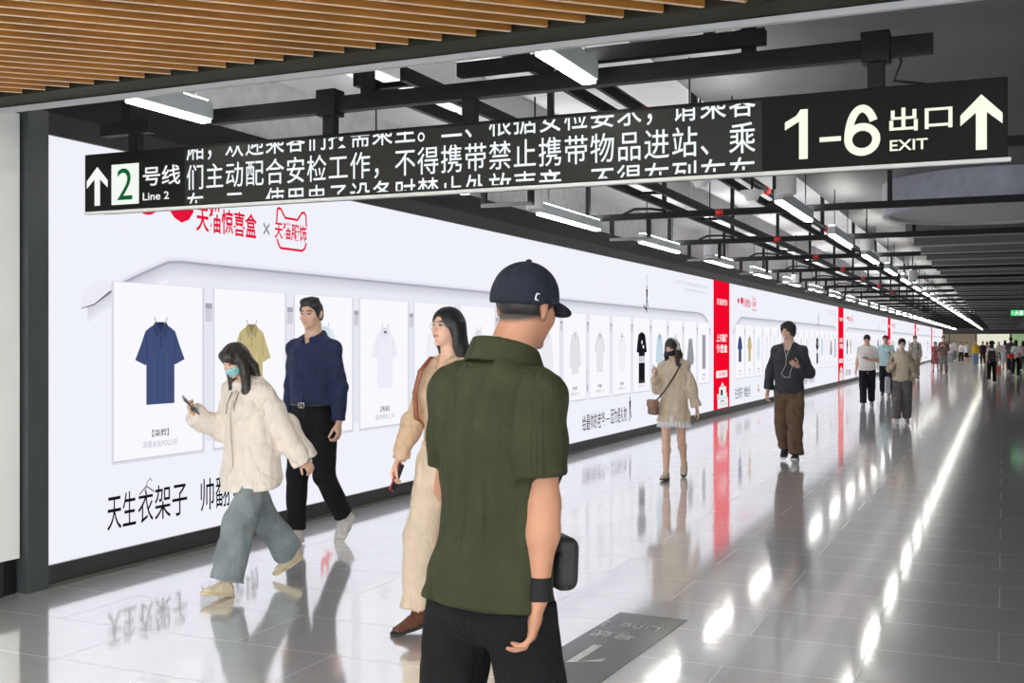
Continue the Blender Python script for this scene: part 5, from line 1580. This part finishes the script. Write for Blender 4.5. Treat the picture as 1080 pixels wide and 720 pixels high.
# ---------------------------------------------------------------- young man in the dark sweatshirt
def dark_man():
    p = person('young man in charcoal sweatshirt and brown baggy trousers with wired earphones', -2.52, 14.45, 178)
    f = Fig(1.80, lean=1, head=(-20, 0, 0), legL=(9, 12, 0), legR=(-9, 30, 2), footL=14, footR=-34,
            armR=((.30, -.10, -1), (.10, .20, -1)), armL=((-.30, -.10, -1), (.42, .85, .36)), palmR=V(-.9, .2, 0), palmL=V(.3, -.5, .8), curlL=44, curlR=40)
    f.body(p, SK2, h=.007)
    dk = cloth('charcoal_fleece', srgb(62, 64, 70), var=.14, bump=.3)
    f.top('sweatshirt', dk, p, [(.80, .184, .145, -.01), (.93, .184, .145, -.01), (1.06, .182, .138, 0), (1.18, .186, .14, 0), (1.28, .182, .136, 0), (1.36, .158, .116, -.008), (1.42, .102, .08, -.015)], (.072, .074, .058), 1.90, .865, h=.008, vneck=.012, vr=.035, fold=(.026, (6, 6, 4)), seed=51, sh=(.062, .084))
    nb = []
    pts = [f.T(.072 * math.cos(q), -.012 + .074 * math.sin(q), 1.452 - .032 * math.sin(q)) for q in np.linspace(0, 2 * PI, 21)]
    blob('neckband', [tube(a, b, .009) for a, b in zip(pts[:-1], pts[1:])], dk, p, .005, .006)
    f.trousers('trousers', cloth('brown_corduroy', srgb(106, 84, 68), var=.18, bump=.3), p, hipz=.90, rad=(.108, .100, .098), a=.157, b=.122, end=.97, h=.008, fold=(.022, (5, 5, 3.5)), seed=23)
    bw = mat('black_canvas', (.02, .02, .022), rough=.7)
    for sd in 'RL':
        o = f.shoe(sd, bw, mat('white_rubber', srgb(226, 226, 228), rough=.5), p, h=.008, fat=1.12)
        mb = MB()
        for sg in (1, -1): mb.tube([f.Fp(sd, sg * .044, -.01, -.055), f.Fp(sd, sg * .046, .04, -.035), f.Fp(sd, sg * .040, .10, -.05)], .008, 6)
        mb.build('side_stripe', MATS['white_rubber'], o)
    f.hair(HAIR, p, e=.024, low=-.085, window=((0, .116, -.050), (.074, .068, .094)), strand=(.007, 60), h=.006, subs=[((-.030, .105, .034), (.011, .03, .026)), ((.010, .108, .032), (.010, .03, .024)), ((.042, .092, .032), (.010, .03, .028))],
           extra=[((0, .066, .074), (.070, .034, .032)), ((.074, .005, -.02), (.020, .036, .042)), ((-.074, .005, -.02), (.020, .036, .042))])
    ph = phone('dark phone held at chest by the young man in charcoal', p, f, 'L', M_pblack, off=(.09, 0, .026), along=(.1, .75, .66))
    ec = empty('earphone_cable', p.location, p.rotation_euler.z)
    h = f.J['wrL'] + f.hand['L'][0] * .08
    wm = mat('white_cable', srgb(214, 214, 206), rough=.4)
    MB().tube([f.Hp(-.076, .004, -.012), f.Hp(-.066, .03, -.10), f.T(-.03, .105, 1.42), f.T(.0, .150, 1.32), f.T(.005, .155, 1.22), f.T(.06, .155, 1.11), f.T(.02, .165, 1.07), f.T(-.05, .18, 1.07), h + V(.04, .0, -.10), h + V(0, .03, -.02)], .0035, 6).build('wire', wm, ec)
    MB().tube([f.Hp(.076, .004, -.012), f.Hp(.066, .03, -.10), f.T(.03, .108, 1.42), f.T(.0, .150, 1.32)], .0035, 6).build('wire', wm, ec)
    tag(ec, 'thin white earphone cable looping across the charcoal sweatshirt', 'cable')
dark_man()
# ---------------------------------------------------------------- people farther down the corridor
def floor_at(u, d):
    r = (u - 540) / F_PX; c, s = math.cos(TH), math.sin(TH)
    return d * (r * c - s), d * (r * s + c)
def far_person(label, u, d, H, rz, top, bottom, fem=False, sleeve='s', kind='trousers', hair='short', haircol=None, arms=None, legs=None, hem=.90, h=.013, skin=SK2, mask=None, group=None, shoes=(220, 220, 220), hat=None, lower=1.0, loose=1.0, detail=True):
    x, y = floor_at(u, d)
    p = person(label, x, y, rz, group)
    kw = dict(armR=((.16, .02, -1), (.06, .16, -1)), armL=((-.16, .02, -1), (-.06, .16, -1)), legR=(12, 5, 0), legL=(-9, 26, 1), footL=-26, footR=4)
    if arms: kw.update(arms)
    if legs: kw.update(legs)
    f = Fig(H, fem=fem, hunch=.02, **kw)
    f.body(p, skin, h=h)
    tm = cloth('fabric_%d_%d_%d' % top, srgb(*top), var=.06, bump=.1)
    st = (fem_top if fem else man_top)(1.04 * loose, 1.06 * loose, hem)
    if kind == 'dress':
        st = [(.40, .26, .20, -.01), (.70, .215, .17, -.01)] + st[1:]
        hem = .48
    else: st = [(hem - .06, .180 * loose, .138 * loose, -.01)] + st[1:]
    r = (.062, .066, .05) if fem else (.068, .068, .05)
    f.top('dress' if kind == 'dress' else 'shirt', tm, p, st, r, .78 if sleeve == 's' else 1.92, hem, h=h, fold=(.020, (6, 6, 4)), seed=u)
    bm = cloth('fabric_%d_%d_%d' % bottom, srgb(*bottom), var=.08, bump=.1)
    if kind == 'trousers':
        f.trousers('trousers', bm, p, hipz=hem + .02, rad=(.098 * lower, .080 * lower, .074 * lower), a=.150, b=.110, end=.96, h=h, fold=(.014, (5, 5, 4)), seed=u)
    elif kind == 'skirt':
        sk = [tube(f.T(0, -.005, .95), f.T(0, -.005, .45), .150 * f.s, .215 * f.s, .112 * f.s, .17 * f.s, f.tx)]
        blob('skirt', sk, bm, p, h, cuts=[(f.T(0, 0, .52), V(0, 0, -1)), (f.T(0, 0, hem + .05), V(0, 0, 1))])
    sm = mat('shoe_%d_%d_%d' % shoes, srgb(*shoes), rough=.6)
    for sd in 'RL': f.shoe(sd, sm, M_sole, p, h=max(h * .7, .008), fat=1.1)
    hm = haircol or HAIR
    if hair == 'short': f.hair(hm, p, e=.014, low=-.055, window=((0, .097, -.035), (.099, .093, .099)), strand=(.008, 90), h=h * .7, extra=[((0, .040, .090), (.066, .052, .036))])
    elif hair == 'long':
        f.hair(hm, p, e=.014, low=None, window=((0, .118, -.038), (.064, .068, .086)), strand=(.004, 60), h=h * .7,
               chains=[([(0, -.055, .02), (0, -.085, -.12), (0, -.09, -.24, -.03)], [.086, .092, .07], [.055, .045, .03])])
    elif hair == 'bun':
        f.hair(hm, p, e=.012, low=-.06, window=((0, .108, -.042), (.080, .076, .088)), strand=(.004, 60), h=h * .7, extra=[((0, -.11, .02), (.035, .04, .04))])
    if mask: f.mask(mat('mask_%d_%d_%d' % mask, srgb(*mask), rough=.8), p, h=max(h * .5, .005), pleat=False)
    if hat:
        hp = [ell(f.Hp(0, -.008, .055), [.095, .11, .085], f.Hm), ell(f.Hp(0, -.008, .022), [.155, .165, .018], f.Hm)]
        blob('hat', hp, mat('hat_%d_%d_%d' % hat, srgb(*hat), rough=.8), p, h * .7, .02)
    return p, f
DOWN_R = dict(armR=((.16, .02, -1), (.06, .16, -1)))
# three walking together around the second banner
def group_mid():
    p, f = far_person('man in white T-shirt and black trousers looking down at a phone', 914.5, 26.4, 1.76, 186, (244, 242, 240), (34, 36, 46), hem=.88, h=.010, shoes=(200, 200, 204), loose=1.12, lower=1.12,
                      arms=dict(head=(-4, 26, 0), armR=((.20, -.05, -1), (.16, .14, -1)), armL=((-.22, .12, -1), (.75, .62, .12)), palmL=V(.1, -.3, 1), curlL=45), legs=dict(legR=(10, 4, 0), legL=(-6, 30, 1), footL=-30))
    phone('small dark phone in the hand of the man in white', p, f, 'L', M_pblack, off=(.085, 0, .026))
    p, f = far_person('man in pale blue shirt half hidden behind the man in white', 934, 31.5, 1.77, 184, (190, 222, 226), (34, 36, 44), hem=.88, h=.011, arms=dict(head=(-8, 10, 0), armL=((-.30, .15, -1), (-.25, .60, .55))), legs=dict(legR=(-8, 24, 0), legL=(12, 6, 0), footR=-22, footL=4), shoes=(120, 124, 130))
    b = empty('shoulder_bag', p.location, p.rotation_euler.z)
    bb = blob('bag', [rbox(f.T(-.25, .06, .82), (.055, .12, .13), f.Rt, .03)], mat('black_nylon', (.02, .02, .024), rough=.6), b, .012, .01)
    blob('strap', [tube(a, c, .016, None, .006, None, V(1, 0, 0)) for a, c in ((f.T(-.24, .0, .93), f.T(-.17, .135, 1.18)), (f.T(-.17, .135, 1.18), f.T(.05, .10, 1.42)), (f.T(.05, .10, 1.42), f.T(.09, -.03, 1.49)))], mat('black_nylon', (.02, .02, .024)), b, .008, .006)
    tag(b, 'black bag at the hip of the man in the pale blue shirt', 'bag')
    p, f = far_person('woman in white mask and striped beige top with wide grey trousers', 951, 21.0, 1.625, 188, (214, 200, 176), (112, 108, 112), fem=True, sleeve='l', hem=.86, h=.009, hair='bun', haircol=HAIRB, mask=(236, 232, 230), shoes=(228, 226, 224), lower=1.28, loose=1.05,
                      arms=dict(head=(4, 6, 0), armR=((.30, .05, -1), (-.10, .75, .20)), palmR=V(-.3, -.3, .8), armL=((-.26, -.06, -1), (-.16, .02, -1)), curlR=45), legs=dict(legR=(4, 3, 1), legL=(-5, 16, 1), footR=2, footL=-14))
    # printed stripes follow the cloth; open cardigan over the top
    cg = cloth('sage_cardigan', srgb(176, 166, 146), var=.1)
    st = [(.62, .20, .15, -.02), (.80, .198, .15, -.02), (.95, .19, .142, -.01), (1.15, .172, .13, 0), (1.27, .172, .132, 0), (1.34, .145, .115, 0), (1.42, .095, .08, -.014)]
    f.top('cardigan', cg, p, st, (.074, .078, .07), 1.85, .70, h=.009, fold=(.024, (6, 6, 4)), seed=4, sub=[rbox(f.T(0, .20, 1.05), (.115 * f.s, .17, .6 * f.s), f.Rt, .02)])
    sm = bpy.data.materials.new('striped_knit'); sm.use_nodes = True; nt = sm.node_tree
    tc = nt.nodes.new('ShaderNodeTexCoord'); wv = nt.nodes.new('ShaderNodeTexWave'); wv.bands_direction = 'Z'; wv.inputs['Scale'].default_value = 9; wv.inputs['Distortion'].default_value = .6
    cr = nt.nodes.new('ShaderNodeValToRGB'); cr.color_ramp.elements[0].position = .2; cr.color_ramp.elements[1].position = .45
    cr.color_ramp.elements[0].color = (*srgb(206, 190, 164), 1); cr.color_ramp.elements[1].color = (*srgb(226, 214, 190), 1)
    nt.links.new(tc.outputs['Object'], wv.inputs['Vector']); nt.links.new(wv.outputs['Color'], cr.inputs['Fac'])
    nt.links.new(cr.outputs['Color'], nt.nodes['Principled BSDF'].inputs['Base Color']); nt.nodes['Principled BSDF'].inputs['Roughness'].default_value = .8
    for ch in p.children:
        if ch.name.startswith('shirt'): ch.data.materials[0] = sm
    b = empty('tote_bag', p.location, p.rotation_euler.z)
    blob('strap', [tube(a, c, .014, None, .006, None, V(1, 0, 0)) for a, c in ((f.T(.20, -.05, 1.05), f.T(.15, -.03, 1.47)), (f.T(.15, -.03, 1.47), f.T(.185, .09, 1.25)), (f.T(.185, .09, 1.25), f.T(.24, .03, .95)))], MATS['black_nylon'], b, .007, .006)
    blob('bag', [rbox(f.T(.27, -.02, .78), (.05, .13, .16), f.Rt, .03)], mat('grey_tote', srgb(176, 178, 188), rough=.7), b, .010)
    tag(b, 'grey tote bag on the shoulder of the striped top woman', 'bag')
group_mid()
p, f = far_person('person in grey top with dark backpack straps by the third banner', 965, 46.0, 1.86, 182, (176, 174, 168), (150, 138, 116), sleeve='l', arms=dict(armR=((.2, .1, -1), (-.2, .8, .3))), shoes=(90, 90, 90))
b = empty('backpack', p.location, p.rotation_euler.z)
blob('bag', [rbox(f.T(0, -.22, 1.20), (.15, .09, .22), f.Rt, .05)], MATS['black_nylon'], b, .014)
for sg in (1, -1): blob('strap', [tube(f.T(sg * .11, -.12, 1.44), f.T(sg * .105, .03, 1.47), .022, None, .01), tube(f.T(sg * .105, .03, 1.47), f.T(sg * .11, .145, 1.25), .022, None, .01), tube(f.T(sg * .11, .145, 1.25), f.T(sg * .17, -.02, 1.1), .022, None, .01)], MATS['black_nylon'], b, .010)
tag(b, 'dark backpack worn by the grey top person near the boards', 'backpack')
far_person('man in brown jacket and grey trousers near the last boards', 995, 55.0, 1.90, 178, (122, 100, 92), (140, 136, 136), sleeve='l', hem=.84, arms=dict(armR=((.2, .1, -1), (-.5, .6, .6)), armL=((-.2, .1, -1), (.5, .6, .5))), shoes=(120, 40, 36), lower=1.05)
far_person('woman in dark red patterned dress left of the brown jacket man', 986.5, 58.0, 1.62, 175, (150, 96, 102), (60, 40, 44), fem=True, kind='dress', hair='long', shoes=(50, 40, 40))
p, f = far_person('woman in black hat and white T-shirt walking away with black backpack', 1046, 41.5, 1.62, -2, (238, 232, 232), (30, 30, 34), fem=True, hair='long', hat=(18, 18, 20), hem=.95, h=.011, legs=dict(legR=(14, 4, 0), legL=(-12, 30, 1), footR=6, footL=-30))
b = empty('backpack', p.location, p.rotation_euler.z)
blob('bag', [rbox(f.T(0, -.20, 1.14), (.135, .08, .20), f.Rt, .05), rbox(f.T(0, -.27, 1.06), (.10, .03, .10), f.Rt, .025)], MATS['black_nylon'], b, .012)
for sg in (1, -1): blob('strap', [tube(f.T(sg * .09, -.14, 1.36), f.T(sg * .095, .0, 1.46), .02, None, .01), tube(f.T(sg * .095, .0, 1.46), f.T(sg * .12, .10, 1.2), .02, None, .01)], MATS['black_nylon'], b, .010)
tag(b, 'black backpack of the woman in the black hat', 'backpack')
b = empty('carrier_bag', to_world(p, f.J['wrR'] + V(.03, 0, -.12)), p.rotation_euler.z)
MB().add([(-.03, -.15, -.36), (.03, -.15, -.36), (.03, .15, -.36), (-.03, .15, -.36), (-.06, -.17, -.02), (.06, -.17, -.02), (.06, .17, -.02), (-.06, .17, -.02)], [(0, 3, 2, 1), (0, 1, 5, 4), (1, 2, 6, 5), (2, 3, 7, 6), (3, 0, 4, 7), (4, 5, 6, 7)]).build('sack', mat('coral_paper', srgb(236, 104, 78), rough=.6), b)
mb = MB(); mb.tube([(0, -.09, -.02), (0, -.05, .10), (0, .05, .10), (0, .09, -.02)], .008, 6); mb.build('handle', MATS['coral_paper'], b)
tag(b, 'coral carrier bag in the hand of the hatted woman', 'bag')
p, f = far_person('woman in white top with red shoulder bag at the right edge', 1071.5, 49.0, 1.68, -6, (240, 236, 238), (36, 34, 38), fem=True, hair='long', hem=.95, legs=dict(legR=(10, 4, 0), legL=(-10, 26, 1)))
b = empty('shoulder_bag', p.location, p.rotation_euler.z)
blob('bag', [rbox(f.T(-.20, -.10, 1.00), (.14, .07, .10), f.Rt @ rotz(20), .03)], mat('red_bag_leather', srgb(226, 70, 54), rough=.5), b, .012)
blob('strap', [tube(f.T(-.20, -.08, 1.06), f.T(-.02, -.135, 1.28), .02, None, .01), tube(f.T(-.02, -.135, 1.28), f.T(.10, -.04, 1.47), .02, None, .01)], MATS['black_nylon'], b, .010)
tag(b, 'red shoulder bag of the woman at the right edge', 'bag')
far_person('woman in long pale grey dress with dark hair walking away', 1060, 62.0, 1.70, 2, (196, 202, 206), (150, 150, 150), fem=True, kind='dress', hair='long', sleeve='l')
far_person('man in yellow T-shirt and blue jeans far down the corridor', 1029, 73.0, 1.70, 180, (226, 188, 40), (120, 150, 190), hair='short', haircol=mat('grey_hair', srgb(150, 146, 140), rough=.6), loose=1.1)
far_person('person in dark jacket with orange collar beside the yellow T-shirt', 1036.5, 76.0, 1.66, 178, (64, 50, 56), (60, 58, 60), sleeve='l')
far_person('woman in white blouse and black skirt, right of a similar pair', 1019, 82.0, 1.62, 182, (240, 240, 242), (30, 30, 34), fem=True, kind='skirt', hair='bun')
far_person('woman in white blouse and black trousers, left of a similar pair', 1013.5, 86.0, 1.62, 180, (236, 236, 238), (36, 36, 40), fem=True, hair='long')
far_person('distant man in pale grey shirt walking close to the boards', 1006, 92.0, 1.74, 182, (210, 210, 214), (120, 120, 126))
far_person('distant woman in white shirt nearest the last board', 1002.5, 80.0, 1.64, 184, (232, 230, 232), (170, 168, 170), fem=True, hair='bun')
far_person('distant person in beige coat right of the yellow T-shirt', 1041, 86.0, 1.66, 0, (206, 180, 150), (190, 170, 150), sleeve='l', fem=True, hair='long')
far_person('tall man in dark grey between the pale dress and red bag', 1066, 56.0, 1.84, 4, (84, 84, 92), (40, 40, 46))
far_person('distant woman in cream top beyond the hatted woman', 1053.5, 84.0, 1.64, 180, (226, 214, 196), (70, 70, 76), fem=True, hair='long')
far_person('person in pale pink top cut off by the right edge', 1079, 58.0, 1.66, 0, (228, 204, 204), (60, 56, 60), fem=True, hair='long')
# ================================================================== camera, world, colour
cd = bpy.data.cameras.new('camera'); cam = bpy.data.objects.new('camera', cd); COL.objects.link(cam)
cam.location = (0, 0, CAM_H); cam.rotation_euler = (PI / 2, 0, TH)
cd.sensor_width = 36; cd.lens = F_PX / 1080 * 36; cd.shift_y = 1.5 / 1080
cd.clip_start = 0.05; cd.clip_end = 300
SC.camera = cam
w = bpy.data.worlds.new('world'); SC.world = w; w.use_nodes = True
w.node_tree.nodes['Background'].inputs['Color'].default_value = (0.5, 0.52, 0.55, 1)
w.node_tree.nodes['Background'].inputs['Strength'].default_value = 5.0  # strong world light added as fill through the open rear end
SC.view_settings.view_transform = 'Standard'; SC.view_settings.look = 'None'
SC.view_settings.exposure = 0.42; SC.view_settings.gamma = 1.0
SC.view_settings.use_curve_mapping = False
SC.cycles.use_denoising = True
SC.cycles.max_bounces = 6
SC.cycles.sample_clamp_indirect = 6.0
